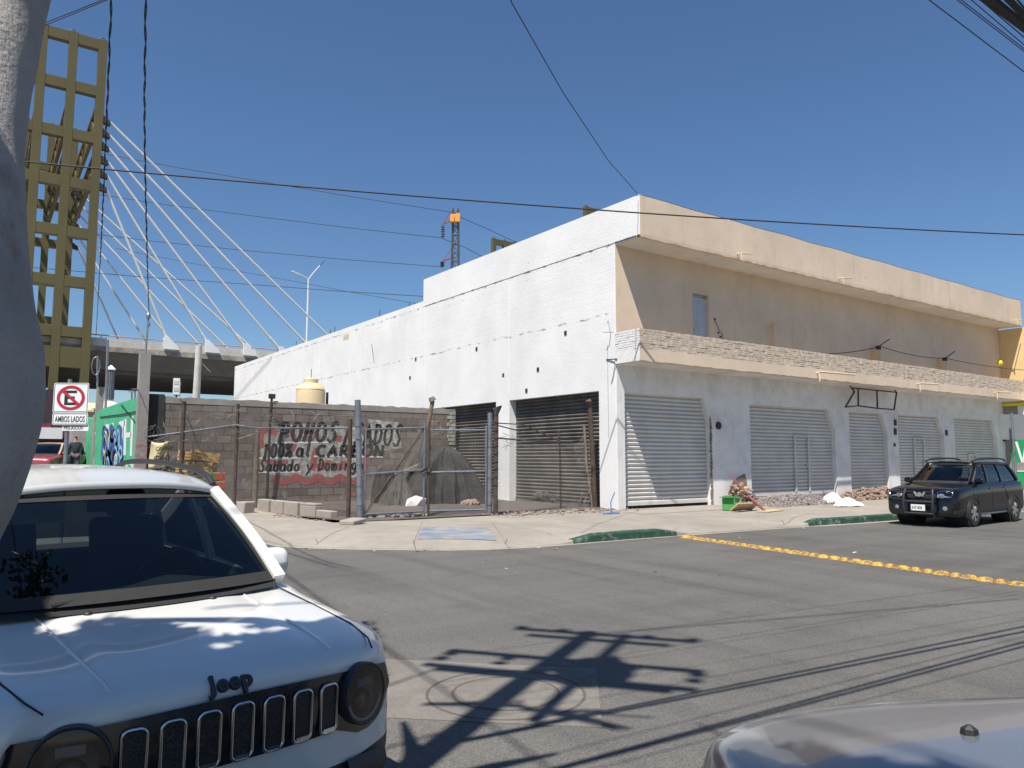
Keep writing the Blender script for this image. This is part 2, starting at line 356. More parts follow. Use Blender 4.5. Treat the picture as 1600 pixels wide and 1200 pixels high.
M['interior'] = mat('dark_interior', (.030, .030, .032), .8, 0, .2, fsc=80); M['beige_int'] = mat('beige_interior', (.30, .26, .19), .8, 0, .1); M['visor'] = mat('pale_visor', (.50, .52, .49), .8, 0, .05)
M['dark_in'] = mat('dark_inside', (.02, .02, .02), .9, 0, .1)
M['skin'] = mat('skin', (.32, .19, .13), .6); M['jacket'] = mat('navy_jacket', (.022, .026, .042), .85, 0, .2); M['jeans'] = mat('faded_jeans', (.09, .07, .10), .85, 0, .2)

# ================================================================== THE SETTING
def rampz(y): return max(0.0, min(2.2, (y-6)*.055))
g = MB(); g.add([(-2500,-2500,-.04),(2500,-2500,-.04),(2500,2500,-.04),(-2500,2500,-.04)], [(0,1,2,3)])
structure(g.build('ground', M['ground']))
rd = MB()
rd.add([(-60,-40,0),(90,-40,0),(90,-.02,0),(-60,-.02,0)], [(0,1,2,3)])
ys = [-.02, 6] + [6+4*i for i in range(1, 11)] + [60, 140]
P = [[(x, y, rampz(y)) for x in (-18, -14, -10.2)] for y in ys]
rd.grid(P)
for x in (-18, -10.2):                              # the bank under the rising street
    rd.grid([[(x, y, rampz(y)), (x, y, -.05)] for y in ys])
structure(rd.build('road', M['asphalt'], smooth=30))
# raised ground under the bridge
tr = MB(); tr.grid([[(-90,y,z),(120,y,z)] for y, z in ((43,-.05),(46.5,2.15),(150,2.15),(156,-.05))])
structure(tr.build('raised_ground', M['ground']))
# kerb line (x, y, height, painted)
K = [(-10.75,46,.15,0),(-10.70,30,.15,0),(-10.65,16,.15,0),(-10.6,8,.15,1),(-10.5,3,.15,1),(-10.40,.6,.13,1),(-10.3,-.84,.07,0),(-10.22,-1.94,.05,0),(-9.96,-2.45,.045,0),(-9.6,-2.85,.045,0),
     (-9.1,-3.35,.045,0),(-8.56,-3.79,.04,0),(-8.0,-4.22,.03,0),(-7.44,-4.5,.022,0),(-6.7,-4.66,.025,0),(-5.99,-4.73,.03,0),(-5.6,-4.73,.07,1),(-5.05,-4.73,.155,1),(-4.2,-4.74,.16,1),(-3.3,-4.78,.155,1),
     (-2.85,-4.80,.09,1),(-2.5,-4.82,.035,0),(-.6,-4.92,.03,0),(1.15,-5.04,.035,0),(1.4,-5.06,.08,1),(1.75,-5.08,.16,1),(3,-5.21,.16,1),(4.9,-5.33,.165,1),(8,-5.5,.165,1),(14,-5.8,.165,0),(25,-6.2,.165,0),(60,-7.4,.165,0)]
def inner(x, y):
    if y > .5: return (-8.2, y)
    if x < -7: t = (y+4.5)/5; return (-8.2+.9*(1-t), .5)
    return (x+.0, .3)
kb = MB(); sw = MB(); rows = []
for i, (x, y, h, p) in enumerate(K):
    a = np.array(K[max(i-1,0)][:2]); b = np.array(K[min(i+1,len(K)-1)][:2]); t = (b-a)/np.linalg.norm(b-a); n = np.array([-t[1], t[0]])
    z = rampz(y); ix, iy = inner(x, y); o = np.array([x, y]); tg = np.array([ix, iy])
    if n@(tg-o) < 0: n = -n
    q1 = o+n*.16; q2 = o+n*.9; q3 = o+(tg-o)*.5
    rows.append([(o[0]-n[0]*.02,o[1]-n[1]*.02,-.02+z), (o[0],o[1],h*.8+z), (o[0]+n[0]*.025,o[1]+n[1]*.025,h+z), (q1[0],q1[1],h+.005+z), (q2[0],q2[1],.15*.75+h*.25+z if h<.1 else .15+z), (q3[0],q3[1],.15+z), (ix,iy,.15+z)])
for i in range(len(K)-1):
    pm = 1 if (K[i][3] and K[i+1][3]) else 0
    kb.grid([rows[i][:4], rows[i+1][:4]], pm)
sw.grid([r[3:] for r in rows])
structure(kb.build('kerb', [M['sidewalk'], M['kerb_green']]))
sw.box(-8.2, 25, .25, .32, -.02, .149)
structure(sw.build('sidewalk', M['sidewalk'], smooth=30))
ap = MB(); ap.add([(-.4,-.02,.156),(4.05,-.02,.156),(4.3,-1.6,.156),(-.6,-1.6,.156)], [(0,1,2,3)])
structure(ap.build('driveway_apron', M['sidewalk']))
gt = MB()                                            # pale gutter strip along the kerb
def off(i, d, z):
    x, y = K[i][:2]; a = np.array(K[i-1][:2]); b = np.array(K[min(i+1, len(K)-1)][:2]); t = (b-a)/np.linalg.norm(b-a); n = np.array([t[1], -t[0]])
    if n@(np.array([-15,-15.])-np.array([x,y])) < 0: n = -n
    return (x+n[0]*d, y+n[1]*d, z)
gt.grid([[off(i, .0, .004), off(i, .13 if i < 25 else .22, .004)] for i in range(6, 30)])
structure(gt.build('gutter', M['sidewalk']))
# dirt of the fenced lot
dl = MB(); nx, ny = 40, 34
def lotz(x, y): return .172+.03*math.sin(x*1.7+y*.6)*math.sin(y*1.3)+random.uniform(0, .02)
rows = []
for j in range(ny+1):
    v = .42+(8.95-.42)*j/ny; x0 = -8.35 if v < 6 else -10.9
    if v < 1.6: x0 = -7.9+(v-.42)*-.38
    rows.append([(x0+(-.02-x0)*i/nx, v, lotz(i*.22, v) if 0 < j < ny else .165) for i in range(nx+1)])
dl.grid(rows); structure(dl.build('dirt_lot', M['dirt'], smooth=60))

# manhole in its square of concrete
mh = thing('manhole', 'round manhole with cast ring in a pale concrete square in the road', 'manhole', (-11.82,-11.46,0))
q = MB(); sq = [onz(*p) for p in ((603,1031),(932,1046),(941,1138),(590,1122))]
q.prism([(p[0], p[1], -.02) for p in sq], (0,0,.027)); q.build('concrete_pad', M['pad'], mh)
cx, cy = -11.83, -11.48
q = MB(); ring = lambda r0, r1, z: q.add([(cx+r*math.cos(a), cy+r*math.sin(a), z) for r in (r0, r1) for a in [2*math.pi*k/48 for k in range(48)]], [(k, (k+1) % 48, 48+(k+1) % 48, 48+k) for k in range(48)])
ring(.355, .378, .0085); ring(.53, .552, .0085); q.build('seam', M['dirt'], mh)
q = MB(); q.lathe([(.355,0),(.352,.011),(.01,.013)], (cx,cy,0), 48)
for k in range(3): q.lathe([(.02,0),(.015,.016)], (cx+.15*math.cos(2.1*k), cy+.15*math.sin(2.1*k), 0), 8)
q.build('cover', M['pad'], mh)

# speed bumps: a row of yellow domes across the road
A, B = np.array(onz(1072,840)), np.array(onz(1590,914)); nb = 33
dm = MB(); dm.lathe([(.105,0),(.102,.010),(.088,.027),(.06,.040),(.03,.046),(.004,.047)], (0,0,0), 20)
db = MB(); db.lathe([(.122,0),(.120,.006),(.107,.007)], (0,0,0), 20)
lab = 'yellow dome of the speed bump row crossing the road'
for i in range(nb):
    p = A+(B-A)*(i/(nb-1))
    if i == 0:
        b0 = thing('speed_bump', lab, 'speed bump', (p[0], p[1], 0), group='yellow speed bump domes across the road', local=True)
        dm.build('dome', M['yellow_dome'], b0, smooth=50); db.build('flange', M['yellow_dome'], b0)
    else: dup(b0, (p[0], p[1], 0), random.uniform(0, 6))

# ================================================================== THE WHITE BUILDING
bl = thing('commercial_building', 'long white and cream building with roller shutters and a deep roof eave', 'building', (0,0,0))
W = MB()                                              # side wall, x = 0 plane, whitewashed
T = .30; ZL = 3.58
def wx(y0, y1, z0, z1, x0=0.0): W.box(x0, x0+T, y0, y1, z0, z1)
wx(0.002, .76, .0, ZL); wx(5.36, 6.18, .0, ZL); wx(10.6, 39.8, .0, ZL)
wx(0.002, 39.8, ZL, 7.88)
W.box(0.0, T, 11.6, 39.8, 7.88, 8.11)
# slight pilasters standing 8 mm proud
for y0, y1 in ((0.05,.75),(5.4,6.15),(11.4,11.95),(17.3,17.7),(23.3,23.7)): W.box(-.012, .0, y0, y1, .16 if y0 < 7 else ZL, 7.78)
# bowed foot of the corner pillar
W.prism([(-.02,.02,.0),(.0,.72,.0),(.0,.70,2.4),(-.012,.03,2.9)], (.02,0,0))
W.build('side_wall', M['white'], bl)
U = MB(); U.box(-.014, .12, -1.046, 11.6, 7.88, 9.02)
U.box(.12, .30, 11.45, 11.6, 7.89, 9.018); U.build('side_parapet', M['white'], bl)
# front, ground floor: pilasters and lintel band between the shutters
SH = [(.20,3.96,3.5,.26,.24,.85),(5.96,10.87,3.39,.38,.42,.75),(11.82,14.48,3.37,.36,.36,.7),(15.31,19.05,3.38,.36,.42,.75),(20.0,24.12,3.38,.36,.42,.75)]
Fm = MB(); TH = .24; edges = [.005]+[v for s in SH for v in (s[0], s[1])]+[25.0]
for i in range(len(SH)+1):
    x0, x1 = edges[2*i], edges[2*i+1]
    if i == 0: poly = [(x0,.0),(x1,.0),(x1,4.3),(x0,4.3)]
    else:
        _, _, zt, _, hx, hz = SH[i-1]
        poly = [(x0,.0),(x1,.0),(x1,4.3),(x0-hx,4.3),(x0-hx,zt),(x0-hx*.72,zt-hz*.38),(x0,zt-hz)]
    Fm.prism([(x,0,z) for x, z in poly], (0,TH,0))
for (x0,x1,zt,zb,hx,hz) in SH: Fm.box(x0, x1-hx, 0, TH, zt, 4.3)
Fm.build('front_wall', M['white_front'], bl)
# broken edge of the pillar right of the first shutter
E_ = MB(); random.seed(3)
for k in range(22):
    z = .2+k*.125; E_.obox((3.975+random.uniform(-.01,.02), -.012, z), (random.uniform(.02,.05),0,0), (0,.016,0), (0,.01,random.uniform(.03,.075)))
E_.box(3.962,3.99,-.006,.0,.2,2.95); E_.build('broken_edge', M['rubble'], bl)
# sills under the raised shutters
S_ = MB()
for (x0,x1,zt,zb,hx,hz) in SH[1:]: S_.box(x0, x1, .03, .6, .0, zb-.02)
S_.build('sill', M['conc'], bl)
def shutter(name, u0, u1, z0, z1, place, m, pitch=.118, cut=None, amp=.026, wav=0.0, chip=None):
    """corrugated curtain; place(u, d, z) gives the point d in front of the shutter plane"""
    mb = MB(); n = int((z1-z0)/pitch); rows = []
    prof = [(0,-1.1),(.10,-1.25),(.20,-.5),(.36,.35),(.55,.85),(.72,1.0),(.86,.75),(.93,-.1)]
    for k in range(n):
        for t, d in prof:
            z = z0+(k+t)*(z1-z0)/n; e = u1
            if cut and z > z1-cut[1]: e = u1-cut[0]*(z-(z1-cut[1]))/cut[1]
            rows.append([place(u0+(e-u0)*j/6, d*amp+wav*math.sin(j*1.3+k*.21), z) for j in range(7)])
    mb.grid(rows)
    return mb
names = ['driveway','second','third','fourth','last']
wick = {1: (8.55,9.35,2.35), 3: (16.75,17.55,2.4), 4: (21.5,22.25,1.75)}
for i, (x0,x1,zt,zb,hx,hz) in enumerate(SH):
    mb = shutter('s', x0-.05, x1+.05, zb, zt+.05, lambda u, d, z: (u, .17-d, z), 0)
    ob = mb.build('roller_shutter', M['shutter'], bl, smooth=50)
    bar = MB(); bar.box(x0, x1, .13, .165, zb-.02, zb+.075); bar.build('bottom_rail', M['shutter'], ob)
    if i == 0: bk = MB(); bk.box(x0, x1, .19, .22, .1, .3); bk.build('threshold_gap', M['dark_in'], ob)
    if i in wick:
        a, b, h = wick[i]; fr = MB()
        for u in (a, b): fr.box(u-.035, u+.035, .095, .145, zb+.08, h)
        fr.box(a-.035, b+.035, .09, .145, h, h+.06)
        fr.box(b-.10, b-.04, .105, .142, (h+zb)/2-.07, (h+zb)/2+.07)
        fr.build('wicket_frame', M['shutter'], ob)
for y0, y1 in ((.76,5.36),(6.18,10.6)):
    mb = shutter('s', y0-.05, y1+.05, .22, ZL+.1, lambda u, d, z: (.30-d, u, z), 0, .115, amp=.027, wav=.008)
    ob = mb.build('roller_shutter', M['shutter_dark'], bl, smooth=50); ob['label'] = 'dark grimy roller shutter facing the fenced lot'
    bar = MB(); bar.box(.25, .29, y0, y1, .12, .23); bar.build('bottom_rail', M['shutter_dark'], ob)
# front, upper floor
Up = MB(); Up.box(.005, 3.30, .0, .25, 4.3, 7.84); Up.box(4.06, 25, .0, .25, 4.3, 7.84); Up.box(3.30, 4.06, .0, .25, 4.3, 4.67); Up.box(3.30, 4.06, .0, .25, 6.82, 7.84)
Up.build('upper_wall', M['cream'], bl)
dr = MB(); dr.box(3.30, 4.06, .12, .16, 4.67, 6.70); dr.box(3.3, 4.06, .18, .2, 6.7, 6.82)
for k in range(9): dr.box(3.36+k*.078, 3.392+k*.078, .108, .12, 4.75, 6.64)
for z in (4.70, 6.64): dr.box(3.31, 4.05, .10, .12, z, z+.055)
for x in (3.305, 4.01): dr.box(x, x+.045, .098, .12, 4.68, 6.69)
d_ = dr.build('door', M['door'], bl); hd = MB(); hd.lathe([(.025,0),(.02,.05)], (3.38,.10,5.65), 8, ax=(0,-1,0)); hd.build('handle', M['steel'], d_)
so_ = MB(); so_.box(.02, 24.9, -.90, .0, 7.81, 7.86)
for k in range(9): so_.lathe([(.045,0),(.04,.012)], (2.2+k*2.65,-.5,7.80), 10)
so_.build('soffit', M['soffit'], bl)
Pp = MB()                                              # front parapet with a ragged lower edge
random.seed(11); xs = np.linspace(-.017, 24.93, 140)
rows = [[(x,-.9,7.805), (x,-1.045,7.80+random.uniform(-.012,.03)), (x,-1.05,7.9), (x,-1.05,8.5), (x,-1.05,9.0+.012*math.sin(x*2.1)+random.uniform(-.006,.006)), (x,-.9,9.0), (x,-.9,7.8)] for x in xs]
Pp.grid(rows); Pp.box(24.9, 24.95, -1.05, .2, 7.8, 9.0); Pp.build('front_parapet', M['cream'], bl)
ct = MB(); ct.grid([[(x,-1.055,9.012+.012*math.sin(x*2.1)),(x,-.88,9.02+.012*math.sin(x*2.1))] for x in xs]); ct.build('parapet_cap', M['white_front'], bl)
rf = MB(); rf.box(.1, 24.9, -.9, 11.5, 7.87, 8.0); rf.box(T, 24.9, 11.5, 39.7, 7.7, 7.9); rf.build('roof', M['conc'], bl)
bk = MB(); bk.box(24.7, 25, .25, 39.8, 0, 8.0); bk.box(T, 24.7, 39.5, 39.8, 0, 8.05); bk.build('rear_walls', M['conc'], bl)
# balcony: slab, fascia and a rough brick parapet
Ba = MB(); Ba.box(-.05, 24.98, -.92, -.0, 4.30, 4.42)
xs = np.linspace(-.05, 24.98, 120)
Ba.grid([[(x,-.92,4.30),(x,-1.0,4.30+random.uniform(-.012,.02)),(x,-1.0,4.5),(x,-1.0,4.66+random.uniform(-.02,.02)),(x,-.8,4.67)] for x in xs]); Ba.box(-.052,-.05,-1.0,0,4.31,4.66)
bs_ = MB(); bs_.box(.01, 24.9, -.86, -.0, 4.285, 4.30); bs_.build('balcony_soffit', M['white_front'], bl)
Ba.build('balcony_slab', M['cream'], bl)
Br = MB(); random.seed(5)
for r in range(8):
    z0 = 4.662+r*.069; x = -.045-(r % 2)*.11
    while x < 24.9:
        L = random.uniform(.20,.27); d = random.uniform(0,.012); zz = random.uniform(-.006,.006)
        Br.box(max(x,-.045), min(x+L-.007, 24.96), -1.0-d+.006, -.85, z0+zz, z0+.062+random.uniform(-.006,.009)); x += L
Br.box(-.04,24.95,-.985,-.86,4.665,5.20); Br.build('balcony_parapet', M['brick'], bl)
Be = MB()
for r in range(8):
    z0 = 4.662+r*.069; y = -.97-(r % 2)*.1
    while y < -.02:
        L = random.uniform(.2,.27); Be.box(-.05-random.uniform(0,.015), .0, max(y,-.985), min(y+L-.012,-.0), z0, z0+.06); y += L
Be.box(-.056,-.05,-1.0,.0,4.3,4.662); Be.build('balcony_end', M['wbrick'], bl)
# drain spouts
for x in (4.2, 9.8, 14.6, 19.4, 24.0)[0:5]:
    if x in (4.2, 9.8, 24.0):
        p = MB(); p.tube([(x,-1.0,7.98),(x,-1.18,7.96),(x+.05,-1.2,7.96)], .022, 8); p.tube([(x+.02,-1.2,7.96),(x+.02,-1.21,7.74)], .02, 8); p.tube([(x+.02,-1.2,7.96),(x+.55,-1.2,8.02)], .02, 8); p.build('drain_spout', M['pipe'], bl, smooth=40)
for x in (8.3, 15.0, 21.7):
    p = MB(); p.tube([(x,-1.0,4.5),(x,-1.12,4.5)], .025, 8); p.tube([(x,-1.12,4.5),(x-.02,-1.12,4.2)], .022, 8); p.tube([(x-.03,-1.13,4.52),(x+2.1 if x < 14 else x+1.4,-1.13,4.56)], .03, 8); p.build('drain_spout', M['pipe'], bl, smooth=40)
# broken plastered pipe stubs on the balcony with the cable sagging between them
for x, h, t in ((7.1,6.2,.0),(13.6,5.95,0),(18.9,5.9,0)):
    p = MB()
    if h > 6.1: p.tube([(x,-.15,4.67),(x+.02,-.16,5.6),(x+.03,-.17,6.15)], [.045,.045,.06], 8); p.lathe([(.075,0),(.06,.12)], (x+.03,-.17,6.12), 8)
    else: p.box(x-.11, x+.11, -.30, -.0, 4.67, h-.12); p.box(x-.06,x+.09,-.34,-.2,h-.12,h+.03,1); p.tube([(x,-.3,h),(x+.15,-.45,h+.15),(x+.55,-.45,h+.32)], .022, 6, 1)
    p.build('pipe_stub', [M['creamw'], M['steel']], bl)
p = MB()
def sag(a, b, s, n=14):
    a, b = np.array(a, float), np.array(b, float); return [a+(b-a)*i/n-np.array([0,0,s*4*(i/n)*(1-i/n)]) for i in range(n+1)]
for a, b, s in (((4.6,-.05,5.45),(6.2,-.08,5.2),.1),((6.2,-.08,5.2),(7.1,-.2,5.35),.05),((7.1,-.2,5.3),(13.6,-.35,5.95),.22),((13.6,-.35,5.95),(18.9,-.35,5.88),.12),((18.9,-.35,5.88),(26,-1.2,5.75),.1)): p.tube(sag(a,b,s), .014, 5)
p.tube([(4.3,-.02,6.05),(4.5,-.05,5.7),(4.65,-.04,5.6),(4.55,-.05,5.35)], .009, 5); p.tube([(4.6,-.05,5.45),(4.62,-.06,5.2),(4.75,-.05,5.42),(4.95,-.05,5.44),(5.2,-.05,5.1)], .009, 5)
for c in ((4.3,-.03,6.05),(4.45,-.04,5.62),(4.55,-.04,5.5)): p.lathe([(.032,0),(.026,.04)], c, 7)
p.build('loose_cable', M['cable'], bl)
# old sign frame hanging under the balcony
p = MB(); Y0 = -.45
fr = [ony(*q, Y0) for q in ((1331,606),(1401,613),(1397,640),(1341,634),(1371,638),(1370,609),(1341,608),(1335,612),(1321,636))]
for a, b in ((0,1),(1,2),(3,4),(4,2),(5,4),(6,3),(0,7),(7,8),(8,3)): p.beam(fr[a], fr[b], .045, .045)
for a in (0, 1): p.beam(fr[a], np.array(fr[a])+np.array([0,.1,4.31-fr[a][2]]), .03, .03)
p.build('sign_frame', M['rust'], bl)
# boxes and plates on the pilasters
p = MB()
p.lathe([(.13,0),(.12,.05),(.05,.06)], ony(1122,665), 7, ax=(0,-1,0))
for q, s in (((1398,660),.09),((1398,674),.10),((1478,676),.09),((1397,695),.05),((1566,668),.09),((1568,683),.14)):
    c = ony(*q); p.box(c[0]-s*.7, c[0]+s*.7, -.05, 0.0, c[2]-s*1.4, c[2]+s*1.2)
p.build('meter_box', M['steel'], bl)
# junk wires, brackets and holes at the corner and on the side wall
p = MB()
c1 = np.array([-.03,.25,4.45]); p.tube([(-.02,.4,4.47),(-.07,-.10,4.43)], .016, 6); p.tube([(-.05,-.02,4.42),(-.045,.08,4.0),(-.02,.2,3.75)], .009, 5)
p.tube([(-.02,.35,5.55),(-.025,.3,5.6),(-.03,.2,5.2),(-.025,.26,4.9),(-.02,.4,4.75)], .005, 5); p.tube([(-.010,.55,5.3),(-.012,.1,5.24)], .005, 5); p.tube([(-.012,.36,4.9),(-.012,.35,2.2)], .005, 5)
for q in ((884,520),(841,577),(676,672),(787,586),(823,610),(650,561),(641,590),(745,545)):
    c = onx(*q); f_x = MB(); f_x.box(-.02, .01, c[1]-.05, c[1]+.06, c[2]-.07, c[2]+.06); f_x.build('wall_fixing', M['steel'], bl)
c = onx(585,568); p.tube([c+np.array([-.01,0,0]), c+np.array([-.05,.25,.95])], .008, 5)
p.build('loose_wire', M['steel'], bl)
p = MB(); c = onx(541,522); p.box(-.006, .0, c[1]-.35, c[1]+.35, c[2]-.28, c[2]-.02); p.build('bare_brick_patch', M['brick'], bl)
p = MB()
for q, h in (((590,494),.35),((513,520),.3),((520,519),.35),((460,536),.3),((636,484),.2)):
    c = onx(*q); p = MB(); p.tube([(.1,c[1],8.0),(.12,c[1],8.1+h)], .02, 5); p.build('rebar_stub', M['rust'], bl)

# neighbour on the right
nb_ = thing('neighbour_building', 'yellow building with a green shopfront past the far end of the white building', 'building', (25,0,0))
p = MB(); p.box(25.02, 36, -2.2, 14, 4.9, 7.75); p.build('upper_wall', M['yellow_wall'], nb_)
p = MB(); p.box(25.02, 36, -2.2, 14, 0, 4.2); p.build('lower_wall', M['conc'], nb_)
p = MB(); p.box(25.03, 36, -2.2, 14, 4.2, 4.9); p.build('floor_band', M['cream'], nb_)
p = MB(); p.box(24.92, 25.0, -3.0, -.02, 4.08, 4.2); p.box(24.92,36,-3.0,-2.2,4.08,4.2); p.build('awning', M['yellow'], nb_)
p = MB(); p.box(24.97, 25.0, -2.2, -.62, 3.05, 4.07); pw = p.build('white_panel', M['signwhite'], nb_)
p = MB(); p.box(24.97, 25.0, -2.2, -.25, .15, 2.9); gp = p.build('green_panel', M['greensign'], nb_)
p = MB()
for (y0,y1,z0,z1) in ((-1.3,-.3,2.6,2.66),(-1.3,-.3,1.0,1.06),(-.36,-.3,1.06,2.6)): p.box(24.955,24.97,y0,y1,z0,z1)
p.prism([(24.96,-.42,2.4),(24.96,-.52,2.4),(24.96,-.70,1.55),(24.96,-.64,1.4)], (.01,0,0)); p.prism([(24.96,-.95,2.45),(24.96,-.86,2.45),(24.96,-.66,1.4),(24.96,-.72,1.4)], (.01,0,0))
for k in range(5): p.box(24.955,24.97,-.55-k*.16,-.45-k*.16,1.1,1.35)
p.build('lettering', M['signwhite'], gp)
p = MB(); p.box(24.95, 24.97, -1.4,-.28,1.06,1.42); p.build('grey_band', M['conc'], gp)
# balloon-like yellow lamp on the return wall
p = MB(); c = ony(1562,567,-.5); p.lathe([(.02,-.13),(.1,-.09),(.13,0),(.1,.09),(.02,.13)], c, 10); p.beam(c, c+np.array([.4,.0,.0]), .03, .03)
tag(p.build('yellow_lamp', M['yellow'], smooth=60), 'small bright yellow round lamp at the far end of the balcony wall', 'lamp')

# ================================================================== THE FENCED LOT
def text(parent, s, org, xd, ud, h, m, name='lettering', ext=.004, bold=0.0, wsc=1.0, shear=0.0, align='LEFT', space=1.0):
    cu = bpy.data.curves.new('text', 'FONT'); cu.body = s; cu.size = 1.0; cu.extrude = ext/h; cu.offset = bold; cu.shear = shear; cu.align_x = align; cu.space_character = space; cu.resolution_u = 3
    ob = bpy.data.objects.new('text', cu); COL.objects.link(ob); bpy.context.view_layer.update()
    me = bpy.data.meshes.new_from_object(ob.evaluated_get(bpy.context.evaluated_depsgraph_get())); me.name = name
    bpy.data.objects.remove(ob); bpy.data.curves.remove(cu)
    xd, ud = np.array(xd, float), np.array(ud, float); nd = np.cross(xd, ud); o = np.array(parent.get('_o', (0,0,0)), float)
    hh = h/.72
    for v in me.vertices:
        p = np.array(org)+xd*v.co.x*hh*wsc+ud*v.co.y*hh+nd*v.co.z*hh - o
        v.co = p
    me.materials.clear(); me.materials.append(m)
    t = bpy.data.objects.new(name, me); COL.objects.link(t); t.parent = parent; return t

GY = 8.94
gw = thing('graffiti_wall', 'old concrete block wall painted with grilled chicken advertising behind the fenced lot', 'wall', (-5.3, GY, .1))
p = MB(); xs = np.linspace(-10.3, -.02, 60); random.seed(2)
p.box(-10.3, -.04, GY, GY+.15, .0, 3.26); b = p.build('wall', M['block'], gw)
p = MB(); p.grid([[(x, GY-.012, 3.26), (x, GY-.012, 3.44+random.uniform(-.02,.03)), (x, GY+.16, 3.45), (x, GY+.16, 3.26)] for x in xs]); p.box(-10.31,-10.29,GY-.01,GY+.15,3.26,3.44); p.build('coping', M['conc'], gw)
p = MB(); p.box(-10.76, -10.3, GY-.03, GY+.13, .1, 3.52); p.build('burnt_end', mat('soot_black', (.035,.033,.032), .9, 0, .3, 2, bump=.4), gw)
p = MB()
for k in range(9):
    z = 2.1+k*.14; p.box(-.08,-.01,GY-.015,GY+.02,z,z+.145); p.box(-.28+random.uniform(-.12,.04), -.01, GY-.02, GY+.02, z, z+.11)
p.build('broken_edge', M['graf_white'], gw)
def G(x, y, d=0.0): q = ony(x, y, GY); return np.array([q[0], GY-.004-d, q[2]])
def ribbon(mb, pts, wd, d=0.0, m=0):
    P = [G(x, y, d) for x, y in pts]; L = []; Rr = []
    for i in range(len(P)):
        t = P[min(i+1, len(P)-1)]-P[max(i-1, 0)]; n = np.array([-t[2], 0, t[0]]); n /= np.linalg.norm(n)+1e-9
        ww = wd*(.75+.35*abs(n[0])+.1*math.sin(i*2.2)); L.append(P[i]+n*ww/2); Rr.append(P[i]-n*ww/2)
    mb.grid([L, Rr], m)
p = MB()                                             # washed-out white panels
for poly in (((408,668),(470,662),(560,668),(572,690),(568,735),(565,748),(420,742),(406,735)), ((575,655),(622,660),(628,700),(585,705))):
    p.add([G(*q) for q in poly], [tuple(range(len(poly)))])
p.build('white_patch', M['graf_white'], gw)
p = MB()
def arcs(x0, x1, y, n, dep): return [(x0+(x1-x0)*i/(n*8), y+dep*abs(math.sin(math.pi*i/8))) for i in range(n*8+1)]
ribbon(p, arcs(428, 566, 744, 4, 9), .26, .002); ribbon(p, [(408,700),(405,685),(411,674),(422,671),(432,678)], .22, .002)
ribbon(p, [(455,672),(462,690),(456,705)], .16, .002); ribbon(p, [(495,700),(490,720),(488,735)], .2, .002); ribbon(p, [(530,680),(528,690)], .2, .002)
ribbon(p, [(414,720),(430,724),(450,722)], .2, .002); ribbon(p, [(568,700),(572,715),(570,728),(560,742)], .2, .002); ribbon(p, [(470,666),(486,690),(500,668)], .13,.002); ribbon(p, [(548,772),(553,772),(556,774)], .14, .002)
for px_, w_ in ((505,.5),(533,.35)): ribbon(p, [(px_,722),(px_+3,733)], w_, .002)
p.build('red_scallop', M['graf_red'], gw)
p = MB()
for a in (((405,716),(470,715)),((490,713),(598,714)),((404,738),(470,737)),((430,692),(520,691))): ribbon(p, [a[0], ((a[0][0]+a[1][0])/2, a[0][1]-.5), a[1]], .07, .004)
p.build('white_line', M['signwhite'], gw)
